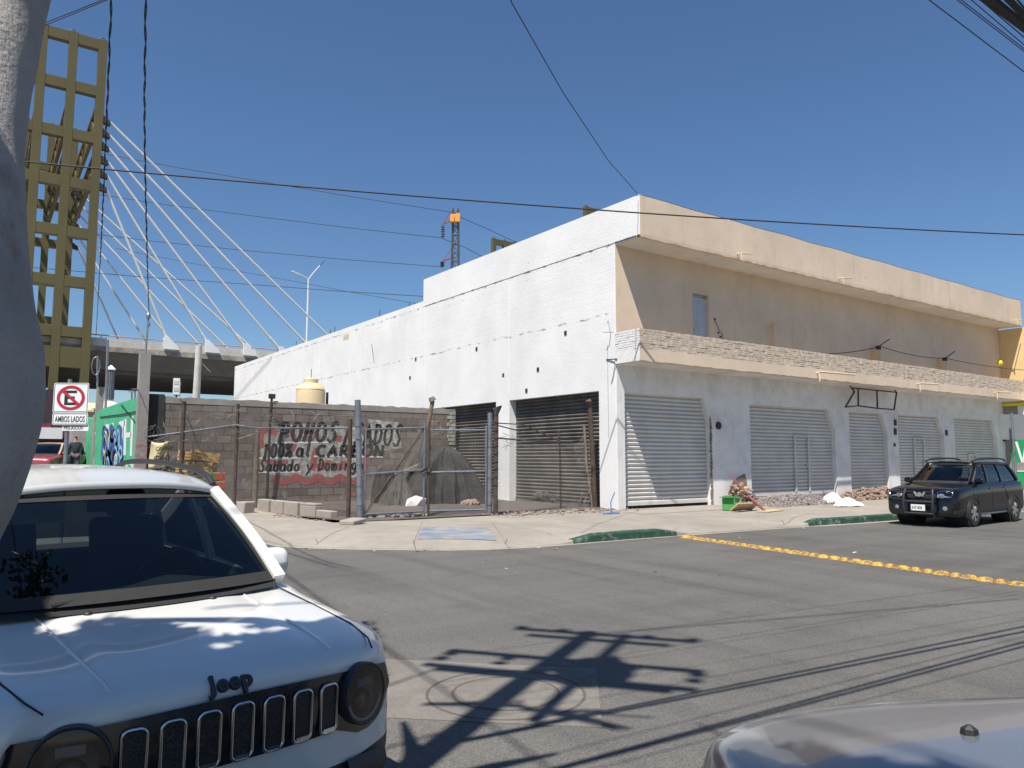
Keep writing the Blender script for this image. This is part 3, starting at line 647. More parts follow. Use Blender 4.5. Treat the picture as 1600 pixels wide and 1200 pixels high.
# hand-brushed lettering: strokes per letter in a unit box (x right, y down)
def el(cx, cy, rx, ry, a0=0, a1=360, n=14): return [(cx+rx*math.cos(R_(a0+(a1-a0)*i/n)), cy+ry*math.sin(R_(a0+(a1-a0)*i/n))) for i in range(n+1)]
GL = {'P': [[(.1,1.15),(.3,.1)], el(.42,.3,.3,.28,-120,130)], 'O': [el(.45,.5,.34,.48)], 'L': [[(.3,0),(.2,.5),(.18,1),(.6,.95)]], 'H': [[(.35,0),(.1,1)],[(.15,.55),(.7,.45)],[(.75,0),(.55,1.02)]],
 'S': [[(.8,.1),(.6,-.02),(.35,.08),(.3,.3),(.5,.48),(.65,.7),(.5,.95),(.25,1.0),(.05,.85)]], 'A': [[(.05,1.05),(.45,0),(.75,1.0)],[(.22,.62),(.66,.6)]], 'D': [[(.2,0),(.15,1)],[(.1,.02),(.5,.05),(.75,.4),(.65,.8),(.15,1)]],
 'C': [el(.5,.5,.4,.48,-50,-310)], 'R': [[(.2,0),(.15,1)],[(.15,.03),(.55,.05),(.65,.28),(.5,.48),(.2,.5)],[(.35,.5),(.75,1.02)]], 'B': [[(.2,0),(.15,1)],[(.15,.03),(.5,.05),(.6,.25),(.45,.45),(.2,.48)],[(.2,.48),(.6,.55),(.7,.78),(.5,.97),(.12,1)]],
 'N': [[(.12,1.05),(.18,0)],[(.18,.05),(.68,.98)],[(.7,1.0),(.74,-.05)]], '1': [[(.25,.2),(.42,.0),(.3,1.0)],[(.05,1.0),(.55,1.0)]], '0': [el(.42,.5,.28,.48)], '%': [el(.22,.25,.14,.2),[(.75,0),(.1,1)],el(.65,.78,.14,.2)],
 'a': [el(.4,.68,.3,.3),[(.7,.4),(.68,.9),(.85,1.0)]], 'l': [[(.4,0),(.3,.9),(.5,1)]], 'b': [[(.2,0),(.15,1)],el(.42,.7,.28,.28)], 'd': [el(.38,.7,.28,.28),[(.72,0),(.65,1)]], 'o': [el(.4,.7,.28,.28)],
 'y': [[(.15,.4),(.35,.9)],[(.75,.4),(.4,1.0),(.1,1.35)]], 'm': [[(.1,.42),(.1,1)],[(.1,.6),(.25,.42),(.38,.55),(.38,1)],[(.38,.6),(.55,.42),(.7,.55),(.72,1)]], 'i': [[(.4,.45),(.38,1)],[(.4,.2),(.42,.26)]],
 'n': [[(.15,.42),(.15,1)],[(.15,.6),(.4,.42),(.6,.55),(.62,1)]], 'g': [el(.4,.65,.27,.26),[(.68,.42),(.65,1.1),(.4,1.35),(.12,1.25)]], ' ': [], "'": [[(.45,-.3),(.3,-.1)]]}
def brush(mb, s, x0, x1, ya, yb, h, wd):
    n = len(s); cw = (x1-x0)/n
    for i, ch in enumerate(s):
        bx = x0+cw*i; by = ya+(yb-ya)*(i+.5)/n
        for st in GL.get(ch, []):
            if len(st) < 6:
                st2 = []
                for a, b in zip(st[:-1], st[1:]): st2 += [(a[0]+(b[0]-a[0])*t/3, a[1]+(b[1]-a[1])*t/3) for t in range(3)]
                st = st2+[st[-1]]
            ribbon(mb, [(bx+q[0]*cw*1.02+(.5-q[1])*h*.12, by-h+q[1]*h) for q in st], wd, .007)
p = MB(); random.seed(1)
brush(p, 'POHOS', 436, 531, 690, 690, 30, .115); brush(p, 'ASADOS', 538, 630, 694, 697, 33, .095)
brush(p, '100%', 411, 458, 716, 714, 22, .085); brush(p, 'al', 463, 490, 714, 713, 22, .085); brush(p, 'CARBON', 494, 602, 713, 713, 17, .11); brush(p, "'", 573, 592, 709, 709, 16, .07)
brush(p, 'Sabado', 405, 470, 737, 736, 18, .07); brush(p, 'y', 478, 492, 736, 736, 18, .06); brush(p, 'Domingo', 497, 570, 735, 734, 18, .065)
p.build('graffiti_lettering', M['graf_black'], gw)

# concrete column, green wall, small posts
cl = MB(); cl.prism([(-11.06,8.72,.1),(-10.77,8.72,.1),(-10.77,9.02,.1),(-11.06,9.02,.1)], (0,0,4.6))
co = thing('concrete_column', 'square grey concrete column with a thin pipe on top between green wall and block wall', 'column', (-10.9,8.87,.1))
cl.build('shaft', M['conc'], co)
p = MB(); p.box(-11.075,-10.76,8.705,8.72,.9,2.0); p.build('red_stain', worn_paint('column_red', (.24,.12,.11), (.30,.275,.25), .5, .12, 4), co)
p = MB(); t = ony(233,492,8.87); p.tube([(-10.9,8.87,4.65),(-10.87,8.87,t[2])], .03, 8); p.lathe([(.06,0),(.07,.1),(.03,.16)], (-10.87,8.87,t[2]-.1), 8); p.lathe([(.05,0),(.05,.1)], (-10.86,8.87,t[2]-.35), 8); p.build('pipe', M['galv'], co)
GX = -10.9
gr = thing('green_wall', 'bright green wall with white letters and blue graffiti along the side street', 'wall', (GX, 15, .1))
p = MB(); p.prism([(GX,9.03,.05),(GX,19.6,.6),(GX,19.6,3.42),(GX,19.0,3.52),(GX,14,3.5),(GX,9.03,3.46)], (.16,0,0)); p.prism([(GX,20.3,.6),(GX,22.9,.8),(GX,22.9,3.4),(GX,20.3,3.2)], (.16,0,0)); p.build('wall', M['green'], gr)
p = MB(); p.box(GX-.06, GX+.2, 19.62, 20.28, .5, 3.35); p.build('pilaster', M['conc'], gr)
def GW(x, y, d=.006): q = onx(x, y, GX); return np.array([GX-d, q[1], q[2]])
def poly2(mb, pts, d): mb.add([GW(*q, d) for q in pts], [tuple(range(len(pts)))])
p = MB()
for pts in (((194,655.5),(198,654),(197,711),(193,712)),((205,651.5),(209,650),(206.5,712),(203,713)),((197.6,676),(205,675),(205,683),(197.5,684)),
            ((186,659),(195,656.5),(195,665),(192.5,666),(191,715),(187.5,716),(188.5,667),(185.5,668)),((163.5,664),(171,662),(169,722),(162,722)),((174,661.5),(178,660.5),(176.5,720),(172.8,721)),((169.5,676),(174,675),(174,684),(169.3,685)),
            ((193,722),(201,721.5),(197.5,741),(194.5,741),(197,727),(193,727)),((202,721.5),(209.5,721),(206.5,741),(203.4,741),(205.6,726.5),(202,727)),((147,676),(149.8,675),(149.6,679),(147,680)),((144.5,716),(147.5,715.5),(147.3,724),(144.3,724))): poly2(p, pts, .006)
p.build('white_letter', M['signwhite'], gr)
random.seed(21)
def GR(mb, pts, wd, d):
    P = [GW(x, y, d) for x, y in pts]; L = []; Q = []
    for i in range(len(P)):
        t = P[min(i+1,len(P)-1)]-P[max(i-1,0)]; n = np.array([0,-t[2],t[1]]); n /= np.linalg.norm(n)+1e-9; L.append(P[i]+n*wd/2); Q.append(P[i]-n*wd/2)
    mb.grid([L, Q])
p = MB()
for c in ((164,700,5,36),(175,698,5,36),(187,690,5.5,27),(182,715,6,25),(168,722,7,20)): poly2(p, [(c[0]+c[2]*math.cos(a)*(1+.25*math.sin(5*a)), c[1]+c[3]*math.sin(a)) for a in [2*math.pi*k/24 for k in range(24)]], .010)
p.build('blue_graffiti', M['graf_blue'], gr)
for nm, mt, d, n_, wd in (('navy_scribble','graf_dark',.014,13,.16),('pale_scribble','graf_light',.018,13,.13),('cream_scribble','graf_cream',.022,4,.10)):
    p = MB()
    for k in range(n_):
        cx_ = random.uniform(162,190); cy_ = random.uniform(676,728); GR(p, el(cx_, cy_, random.uniform(1,3), random.uniform(4,13), random.uniform(0,360), random.uniform(400,620), 12), wd, d+.0004*k)
    p.build(nm, M[mt], gr)
p = MB()
for a in (((157,652),(190,648),(216,643)),((190,632),(205,650),(218,668))): GR(p, a, .05, .024)
p.build('crack', M['ink'], gr)
# things beyond the green wall
def thing_at(name, label, cat, base, **k): return thing(name, label, cat, base, **k)
b = atd(150, 700, 37); b[2] = .8
q = thing_at('concrete_post', 'thin concrete post with a wire loop on top left of the vent chimney', 'post', b)
t = atd(152, 604, 37); p = MB(); p.prism([(b[0]-.16,b[1]-.16,.8),(b[0]+.16,b[1]-.16,.8),(b[0]+.16,b[1]+.16,.8),(b[0]-.16,b[1]+.16,.8)], (.06,0,t[2]-.8)); p.build('shaft', M['conc'], q)
t2 = atd(152.5, 556, 37); p = MB(); p.tube([t, t2], .05, 6); p.tube([t2+np.array([.18*math.sin(a)-.05,0,-.5+.45*math.cos(a)]) for a in [6.28*k/12 for k in range(13)]], .02, 4); p.build('rod', M['galv'], q)
b = atd(167, 700, 40); b[2] = .9
q = thing_at('vent_chimney', 'grey vented metal chimney with a small white cone cap', 'chimney', b)
z0 = atd(167, 626, 40)[2]; z1 = atd(167, 576, 40)[2]; z2 = atd(167, 569, 40)[2]
p = MB(); p.lathe([(.2,.0),(.2,z0-.9),(.20,z1-.9)], b, 14); p.build('flue', M['galv'], q)
p = MB()
for k in range(14):
    a = 2*math.pi*k/14; p.box(b[0]+.2*math.cos(a)-.012, b[0]+.2*math.cos(a)+.012, b[1]+.2*math.sin(a)-.012, b[1]+.2*math.sin(a)+.012, z0+.1, z1-.05)
p.build('vent_slot', M['ink'], q)
p = MB(); p.lathe([(.25,z1-.9-.02),(.24,z1-.9+.02),(.03,z2-.9)], b, 16); p.build('cap', M['signwhite'], q)
p = MB(); p.lathe([(.85,z0-.9-.45),(.82,z0-.9-.4),(.22,z0-.9)], b, 20); p.build('cone_skirt', M['lconc'], q)
p = MB(); p.lathe([(.7,0),(.7,z0-.9-.42)], b, 12); p.build('base', M['conc'], q)
t = atd(168.5, 531, 30); p = MB(); b2 = atd(166, 660, 30); p.tube([(b2[0],b2[1],rampz(b2[1])), t], .045, 8)
tag(p.build('metal_pole', M['galv'], origin=(b2[0],b2[1],0)), 'slim bare metal pole in front of the vent chimney', 'pole')
t = atd(311, 540, 32); b2 = atd(303, 660, 32); b2[2] = 0; p = MB(); b3 = b2+(t-b2)*0; p.tube([b3, t], [.19,.13], 12); p.tube([t-np.array([.1,0,.5]), t-np.array([-.5,0,1.1])], .012, 4)
tag(p.build('leaning_pole', M['lconc'], origin=b2, smooth=40), 'leaning pale concrete pole rising behind the block wall', 'pole')
# illuminated box sign on the wall
c = atd(276.5, 605, 25); q = thing('box_sign', 'small weathered box sign mounted on top of the block wall', 'sign', (c[0], c[1], 3.4))
p = MB(); ax = np.array([.25,.968,0]); ay = np.array([.968,-.25,0])
p.obox(c, ax*.33, ay*.10, (0,0,.27)); p.build('casing', M['signwhite'], q)
p = MB(); p.obox(c+ay*.103+(0,0,-.06), ax*.25, ay*.004, (0,0,.15)); p.build('dark_panel', M['ink'], q)
p = MB(); p.obox(c+ay*.106+np.array([0,0,.2]), ax*.33, ay*.006, (0,0,.06)); p.build('blue_panel', M['graf_dark'], q)
p = MB()
for k in (-.1,.12): p.obox(c-ax*.335+np.array([0,0,k]), ax*.003, ay*.07, (0,0,.06))
p.build('faded_panel', M['lconc'], q)
p = MB(); p.tube([(c[0],c[1],3.4),(c[0],c[1],c[2]-.27)], .035, 8); p.build('stand', M['galv'], q)
if abs(c[1]-GY) > .2: pass
# beige water tank behind the wall, on a low block stand
c = ony(485, 628, 11.0); b = np.array([c[0], 11.0, .1]); q = thing('water_tank', 'beige plastic water tank showing above the block wall', 'water tank', b)
zt = ony(485,604,11.0)[2]-.1; rr = .52
p = MB(); p.lathe([(rr,2.2),(rr,zt-.18),(rr*.98,zt-.14),(rr*1.0,zt-.12),(rr*.92,zt-.02),(rr*.6,zt+.10),(rr*.5,zt+.12),(rr*.5,zt+.26),(rr*.44,zt+.30),(.02,zt+.31)], b, 32); p.build('tank', M['tank'], q, smooth=35)
p = MB(); p.box(b[0]-.6,b[0]+.6,10.4,11.6,.1,2.3); p.build('stand', M['cblock'], q)
p = MB(); p.tube([(b[0]+.55,10.8,2.4),(b[0]+.56,10.8,zt-.1)], .05, 8); p.tube([(b[0],11,zt+.4),(b[0]+.01,11,zt+.75)], .012, 4); p.build('pipe', M['black'], q)

# ---- fence
def chain(mb, a, b, za0, za1, zb0, zb1, pitch=.085, r=.0028, sag=0.0):
    a, b = np.array(a, float), np.array(b, float); L = np.linalg.norm(b-a)
    def P(u, v): q = a+(b-a)*u/L; lo = za0+(zb0-za0)*u/L; hi = za1+(zb1-za1)*u/L; return np.array([q[0], q[1], lo+(hi-lo)*v-sag*math.sin(math.pi*u/L)*v])
    H = max(za1-za0, zb1-zb0)
    n = int((L+H)/pitch)
    for s in (1, -1):
        for k in range(n+1):
            u0 = k*pitch-H if s > 0 else k*pitch
            u1 = u0+H if s > 0 else u0-H
            t0, t1 = 0.0, 1.0
            du = u1-u0
            for lim, sg in ((0, -1), (L, 1)):
                # clip u in [0, L]
                pass
            lo, hi = sorted(((0-u0)/du, (L-u0)/du)); t0 = max(t0, lo); t1 = min(t1, hi)
            if t1-t0 < .02: continue
            mb.tube([P(u0+du*t0, t0), P(u0+du*(t0+t1)/2, (t0+t1)/2), P(u0+du*t1, t1)], r, 3, cap=False)
def up(px_, py, g): # height at pixel row py above the ground point g
    D = (np.array(g)-CAM)@_f; d = ray(px_, py); k = np.hypot(g[0]-CAM[0], g[1]-CAM[1])/np.hypot(d[0], d[1]); return CAM[2]+d[2]*k
P1 = ony(281, 780, 7.9); P1 = np.array([P1[0], 7.9, .15]); P2 = onz(366,795,.15); P3 = onz(398,797,.15); P4 = onz(544,812,.15); PB = onz(563,813,.15); PM = onz(665,807,.15); PG = onz(765,804,.15); PR = onz(774,805,.15); PT = onz(876,797,.15)
PC = np.array([-.12, 1.0, .15])
fn = thing('chain_link_fence', 'rusty chain link fence with bent pipe rail along the side street', 'fence', (P4[0], P4[1], .15))
def post(mb, g, px_, py, r, lean=0.0, base=0.0): t = np.array([g[0]+lean, g[1], up(px_, py, g)]); mb.tube([np.array([g[0], g[1], base]), t], r, 8); return t
p = MB(); t1 = post(p, P1, 281, 627, .06); p.build('post', M['rust'], fn, smooth=40)
p = MB(); t2 = post(p, P2, 367, 631, .045); p.build('post', M['rust'], fn, smooth=40)
p = MB(); t3 = post(p, P3, 398, 672, .075); p.tube([(P3[0]-.05,P3[1],t3[2]-.1),(P3[0]-.45,P3[1]+.2,t3[2]-.25)], .02, 5); p.build('post', M['oldwood'], fn, smooth=40)
p = MB(); t4 = post(p, P4, 546, 655, .055); p.build('post', M['rust'], fn, smooth=40)
z1, z2, z4 = up(281,677,P1), up(367,664,P2), up(545,669,P4)
p = MB()
p.tube([(P1[0]-.8,P1[1]+.7,z1-.1),(P1[0],P1[1],z1+.03),(P2[0]-.05,P2[1],z2),(P3[0],P3[1],z2-.11),(P4[0],P4[1],z4)], .026, 8); p.build('rail', M['galv'], fn, smooth=40)
p = MB()
for k, dz in enumerate((.18,.42)): p.tube(sag((P2[0],P2[1],z2+dz),(P4[0],P4[1],z4+dz*.7),.10), .006, 4); p.tube(sag((P1[0],P1[1],z1+dz+.1),(P2[0],P2[1],z2+dz+.1),-.12), .006, 4)
random.seed(9)                                        # loops of coiled wire along the top
for a, b, za, zb, n in ((np.array([-10.75,8.6]),P2[:2],z1+.05,z2+.15,11),(P2[:2],P4[:2],z2+.1,z4+.1,9)):
    for k in range(n):
        c_0 = np.array([*(a[:2]+(b[:2]-a[:2])*(k+random.random())/n), za+(zb-za)*k/n+random.uniform(-.15,.1)]); r_ = random.uniform(.2,.42); u_ = np.array([random.uniform(-1,1), random.uniform(-.3,1), 0]); u_ /= np.linalg.norm(u_)
        p.tube([c_0+r_*(math.cos(t)*u_+math.sin(t)*np.array([.1,0,1])) for t in np.linspace(random.uniform(0,3), random.uniform(4,8), 16)], .006, 4)
p.build('barbed_wire', M['wire'], fn); p = MB()
for k in range(26):
    c_0 = np.array([random.uniform(-10.8,-10.3), random.uniform(8.0,8.8), random.uniform(.9,2.5)]); p.tube([c_0+np.array([random.uniform(-.25,.25),random.uniform(-.25,.25),random.uniform(-.3,.3)])*t for t in (0,.5,1)], .008, 4)
p.build('wire_tangle', M['wire'], fn)
p = MB(); chain(p, P1, P2, .25, z1, .2, z2); chain(p, P2, P4, .25, z2, .2, z4); ob = p.build('wire_mesh', M['wire'], fn)
# blue galvanised gate post and the two leaves
gp_ = MB(); tb = np.array([PB[0]-.13, PB[1], up(554,625,PB)]); gp_.tube([np.array([PB[0],PB[1],.05]), tb], .07, 12)
for z in (.5, .95, 1.45, 2.05, 2.35): k = (z-.05)/(tb[2]-.05); gp_.lathe([(.082,0),(.082,.04)], np.array([PB[0],PB[1],.05])+(tb-np.array([PB[0],PB[1],.05]))*k, 12)
tag(gp_.build('gate_post', M['galv'], origin=PB, smooth=40), 'tall blue grey steel gate post leaning left at the fence corner', 'post')
gp_ = MB(); tg_ = np.array([PG[0], PG[1], up(764,645,PG)]); gp_.tube([np.array([PG[0],PG[1],.05]), tg_], .065, 12)
for z in (.4, 1.1, 1.9): gp_.lathe([(.077,0),(.077,.05)], (PG[0],PG[1],z), 12)
o_ = tag(gp_.build('gate_post', M['galv'], origin=PG, smooth=40), 'grey steel gate post right of the gate beside a rusty one', 'post')
gp_ = MB(); gp_.tube([(PR[0],PR[1],.05),(PR[0]+.02,PR[1],up(773,640,PR))], .06, 8)
gp_.tube([(PR[0],PR[1],up(773,650,PR)),(PR[0]+.05,PR[1]-.05,up(773,636,PR)),(PR[0]-.03,PR[1]+.05,up(773,640,PR))], [.05,.11,.04], 8)
for k in range(9): z = .9+k*.2; gp_.tube([(PR[0]+.07*math.cos(t), PR[1]+.07*math.sin(t), z+.05*t/6.3+random.uniform(-.02,.02)) for t in np.linspace(0,7,14)], .009, 4)
tag(gp_.build('fence_post', M['rust'], origin=PR, smooth=40), 'dark rusty post wrapped in wire right of the steel gate post', 'post')
def leaf(a, b, pxs, label):
    g = thing('gate_leaf', label, 'gate', (*a[:2], .15)); za, zb = up(pxs[0][0], pxs[0][1], a), up(pxs[1][0], pxs[1][1], b); l0, l1 = up(pxs[0][0], pxs[2], a), up(pxs[1][0], pxs[3], b)
    p = MB(); A0, A1, B0, B1 = (np.array([a[0],a[1],.28]), np.array([a[0],a[1],za+.06]), np.array([b[0],b[1],.28]), np.array([b[0],b[1],zb+.12]))
    for q in ((A0,A1),(B0,B1),(np.array([a[0],a[1],za]),np.array([b[0],b[1],zb])),(np.array([a[0],a[1],l0]),np.array([b[0],b[1],l1])),(A0,B0)): p.tube(q, .024, 8)
    p.build('frame', M['galv'], g, smooth=40)
    p = MB(); chain(p, a, b, .3, za, .3, zb); p.build('wire_mesh', M['wire'], g); return g, (A0, np.array([b[0],b[1],zb])), (a, b, za, zb, l0, l1)
La = PB+np.array([.10,.01,0]); Lb = PM+np.array([-.06,0,0]); g1, dg, inf = leaf(La, Lb, ((570,671),(657,668),741,734), 'left gate leaf of pipe and wire mesh with a diagonal brace')
p = MB(); p.tube([dg[0], dg[1]], .018, 6); p.build('brace', M['rust'], g1)
Ra = PM+np.array([.07,0,0]); Rb = PG+np.array([-.12,.0,0]); g2, dg, inf2 = leaf(Ra, Rb, ((670,672),(757,672),738,736), 'right gate leaf of pipe and wire mesh without a brace')
p = MB(); p.tube([(Ra[0],Ra[1],.2),(Ra[0],Ra[1],up(664,660,PM))], .035, 8); p.build('stile', M['rust'], g2)
p = MB()
for k in range(7): c_0 = np.array([PM[0]+random.uniform(-.1,.1), PM[1], 1.30+random.uniform(-.06,.08)]); p.tube([c_0+.07*np.array([math.cos(t),.6*math.sin(t),math.sin(t*1.3)*.5]) for t in np.linspace(0,6,12)], .014, 5)
tag(p.build('chain', M['steel'], origin=(PM[0],PM[1],1.3)), 'dark chain knotted round the middle of the gate', 'chain')
# fence from the gate to the building corner
f2 = thing('chain_link_fence', 'sagging old chain link fence between the gate and the white corner pillar', 'fence', (PT[0], PT[1], .15))
p = MB(); p.tube([(PT[0],PT[1],.05),(PT[0]-.03,PT[1],up(873,672,PT))], .026, 8); p.build('post', M['rust'], f2)
p = MB(); zr = up(773,684,PR); zt_ = up(874,690,PT); zc = up(938,681,PC)
p.tube(sag((PR[0],PR[1],zr),(PT[0],PT[1],zt_),.02), .022, 6); p.tube(sag((PT[0],PT[1],zt_),(PC[0],PC[1],zc),.05), .02, 6)
p.tube([(PR[0],PR[1],up(773,661,PR)),(PR[0]+1.1,PR[1]+.3,up(800,661,PR)),(PT[0],PT[1],zt_)], .016, 6); p.tube([(PR[0],PR[1],up(773,664,PR)),(PR[0]+1.0,PR[1]+.3,up(800,669,PR)-.05)], .016, 6)
p.build('rail', M['rust'], f2)
p = MB(); chain(p, PR, PT, .25, zr, .2, zt_, sag=.05); chain(p, PT, PC, .2, zt_, .2, zc, sag=.1)
for k in range(40):
    t = random.random(); c_0 = np.array([PR[0]+(PC[0]-PR[0])*t, PR[1]+(PC[1]-PR[1])*t, zr+random.uniform(-.25,.12)]); p.tube([c_0, c_0+np.array([random.uniform(-.3,.3),random.uniform(-.05,.05),random.uniform(-.12,.12)])], .006, 3)
for k in range(26): c_0 = np.array([-.35+random.uniform(-.35,.15), 1.0+random.uniform(-.1,.1), random.uniform(.3,2.3)]); p.tube([c_0, c_0+np.array([random.uniform(-.15,.15),0,random.uniform(-.35,.35)])], .012, 4)
p.build('wire_mesh', M['wire'], f2)
p = MB(); p.tube([np.array([.0-.14,.92,.1]), (-.34,.95,1.4), (-.42,.95,2.55)], .04, 8); p.build('leaning_post', M['oldwood'], f2)
p = MB(); p.tube([(-.12,.84,.1),(-.22,.86,2.2),(-.28,.86,3.15)], .07, 8); p.tube([(-.28,.86,3.05),(-.36,.84,3.25),(-.26,.86,3.3)], [.04,.10,.05], 8); p.build('rusty_stake', M['rust'], f2)

# loose concrete blocks along the fence foot
random.seed(4); A_ = np.array([-8.52, 5.0]); B_ = np.array([-7.95, 1.15]); dv = (B_-A_)/np.linalg.norm(B_-A_); nv = np.array([-dv[1], dv[0]])
labs = ['loose concrete block next to the old wooden fence post', 'second concrete block from the wooden post along the fence foot', 'third block from the wooden post along the fence foot', 'reddish hollow concrete block in the row at the fence foot', 'low broken slab ending the row of blocks']
L_ = np.linalg.norm(B_-A_)
for k in range(5):
    c_0 = A_+dv*(L_*(k+.5)/5)+nv*random.uniform(-.03,.03); h = .34 if k < 4 else .2; dd = dv+nv*random.uniform(-.06,.06); dd /= np.linalg.norm(dd); nn = np.array([-dd[1], dd[0]])
    p = MB(); W2 = .355
    if k == 3:
        p.obox((*c_0,.16+h/2-.03), (*dd*W2,0), (*nn*.10,0), (0,0,h/2-.03))
        for s in (-1, 1): p.obox((*(c_0+nn*.085*s),.16+h-.03), (*dd*W2,0), (*nn*.016,0), (0,0,.03)); 
        for s in (-1,0,1): p.obox((*(c_0+dd*(W2-.02)*s),.16+h-.031), (*dd*.02,0), (*nn*.07,0), (0,0,.028))
    else: p.obox((*c_0,.16+h/2), (*dd*W2,0), (*nn*.10,0), (0,0,h/2))
    ob = p.build('concrete_block', M['cblock'], origin=(*c_0,.16)); bv = ob.modifiers.new('b','BEVEL'); bv.width = .02; bv.segments = 2
    tag(ob, labs[k], 'concrete block')
c_0 = onz(383,803,.15); p = MB(); p.obox((c_0[0],c_0[1],.3),(.16,.06,0),(-.06,.16,0),(.02,0,.17)); ob = p.build('concrete_block', M['cblock'], origin=(c_0[0],c_0[1],.15)); bv = ob.modifiers.new('b','BEVEL'); bv.width = .03; bv.segments = 2
tag(ob, 'chipped concrete block between the thin rusty post and wooden post', 'concrete block')
c_0 = onz(551,819,.15); p = MB(); p.obox((c_0[0],c_0[1],.21),(.2,.1,.02),(-.1,.16,.0),(0,0,.05)); ob = p.build('concrete_slab', M['cblock'], origin=(c_0[0],c_0[1],.15)); bv = ob.modifiers.new('b','BEVEL'); bv.width = .02
tag(ob, 'flat concrete slab lying at the foot of the blue grey gate post', 'slab')

# rocks and rubble helper
def rock(mb, c, r, seed, sq=.7, m=0):
    rn = random.Random(seed); bm = bmesh.new(); bmesh.ops.create_icosphere(bm, subdivisions=1, radius=1)
    sx, sy = rn.uniform(.7,1.3), rn.uniform(.7,1.2)
    vs = [(c[0]+v.co.x*r*sx*rn.uniform(.75,1.15), c[1]+v.co.y*r*sy*rn.uniform(.75,1.15), c[2]+r*sq*.6+v.co.z*r*sq*rn.uniform(.7,1.1)) for v in bm.verts]
    mb.add(vs, [tuple(v.index for v in f.verts) for f in bm.faces], m); bm.free()
p = MB(); random.seed(13)
for k in range(70): t = random.random(); c_0 = La+(Lb-La)*t; rock(p, (c_0[0]+random.uniform(-.1,.25), c_0[1]+random.uniform(.0,.3), .15), random.uniform(.03,.10), k)
tag(p.build('rubble', M['gravel'], origin=(La[0],La[1],.15)), 'broken stones strewn under the left gate leaf', 'rubble', kind='stuff')
p = MB()
for k in range(420):
    t = random.random(); c_0 = PR+(np.array([.3,.2,.15])-PR)*t; rock(p, (c_0[0]+random.gauss(.1,.3), c_0[1]+random.gauss(-.1,.28), .15), random.choice((.015,.02,.03,.05)), k)
tag(p.build('gravel', mat('tan_gravel', (.25,.205,.165), .9, 0, .3, 8), origin=(-2,.3,.15)), 'loose gravel scattered along the foot of the sagging fence', 'gravel', kind='stuff')
p = MB()
for k in range(220):
    t = random.random(); c_0 = A_+dv*L_*t; rock(p, (c_0[0]-.15+random.gauss(0,.16), c_0[1]-.05+random.gauss(0,.1), .152), random.choice((.012,.018,.025,.035)), k+500)
tag(p.build('gravel', M['rubble'], origin=(A_[0],A_[1],.15)), 'crumbs of broken concrete in front of the block row', 'gravel', kind='stuff')

# crates, cartons and sheet
def crate(parent, c, rz, L=.56, Wd=.36, H=.26, tilt=0.0):
    p = MB(); M3 = Matrix.Rotation(rz,3,'Z') @ Matrix.Rotation(tilt,3,'Y')
    X_, Y_, Z_ = (np.array(M3 @ Vector(v)) for v in ((1,0,0),(0,1,0),(0,0,1))); c = np.array(c, float)
    for s in (-1, 1):
        for k in range(3): p.obox(c+Y_*s*Wd/2+Z_*(.045+k*.09), X_*L/2, Y_*.006, Z_*.034)
        for k in range(3): p.obox(c+X_*s*L/2+Z_*(.045+k*.09), X_*.008, Y_*(Wd/2-.012), Z_*.034)
        for t in (-1, 1): p.obox(c+X_*s*(L/2-.03)+Y_*t*(Wd/2-.03)+Z_*H/2, X_*.02, Y_*.02, Z_*H/2)
    for k in range(4): p.obox(c+Y_*(-Wd/2+.06+k*.08)+Z_*.008, X_*(L/2-.015), Y_*.032, Z_*.006)
    return p
ct_ = thing
specs = [((300,758),7.95,.16,.3,0,'oldwood','weathered crate at the bottom left of the crate heap'),((322,760),8.2,.16,.1,0,'oldwood','weathered crate at the bottom middle of the crate heap'),((300,740),8.0,.44,.2,0,'oldwood','dark crate in the second layer of the heap'),
         ((322,738),8.25,.44,-.2,0,'oldwood','weathered crate in the second layer beside the wall'),((300,725),8.0,.72,.4,0,'wood','grey slatted crate in the third layer behind the banner'),((324,722),8.25,.72,.1,0,'wood','honey coloured crate under the two topmost crates'),
         ((299,708),8.05,1.0,.5,0,'wood','slatted crate beside the yellowed banner'),((318,712),8.2,1.0,-.5,.0,'wood','bright wooden crate lying flat near the top of the heap'),((322,700),8.2,1.28,-.1,.2,'wood','topmost tilted wooden crate of the heap'),((300,698),8.1,1.28,.7,.1,'wood','topmost left wooden crate of the heap')]
for q, y, z, rz, tl, mt, lb in specs:
    c_0 = ony(q[0], q[1], y); c_0[2] = z*1.17
    ob = crate(None, c_0, rz, .66, .48, .31, tl).build('wooden_crate', M[mt], origin=c_0); tag(ob, lb, 'crate', 'wooden crates heaped by the block wall')
c_0 = ony(334, 757, 7.7)
for z, mt, lb in ((.16,'oldwood','grey base crate under the coloured cartons'),):
    tag(crate(None, (c_0[0],c_0[1],z), .1, .5,.4,.5).build('wooden_crate', M[mt], origin=(c_0[0],c_0[1],z)), lb, 'crate', 'wooden crates heaped by the block wall')
for k, (z, lb) in enumerate(((.68,'red and green printed fruit carton, lower of two'),(.94,'red and green printed fruit carton, upper of two'))):
    q = thing('fruit_carton', lb, 'carton', (c_0[0],c_0[1],z)); p = MB(); w_ = .27
    p.box(c_0[0]-w_,c_0[0]+w_,c_0[1]-.18,c_0[1]+.18,z,z+.22); b = p.build('box', M['boxgreen'], q); p = MB(); p.box(c_0[0]-.02,c_0[0]+w_+.003,c_0[1]-.186,c_0[1]-.18,z+.02,z+.2); p.box(c_0[0]+w_,c_0[0]+w_+.004,c_0[1]-.15,c_0[1]+.15,z+.02,z+.2); p.build('red_print', M['boxred'], q); p = MB(); p.box(c_0[0]-w_,c_0[0]+w_,c_0[1]-.183,c_0[1]-.18,z+.2,z+.235); p.build('rim', M['card'], q)
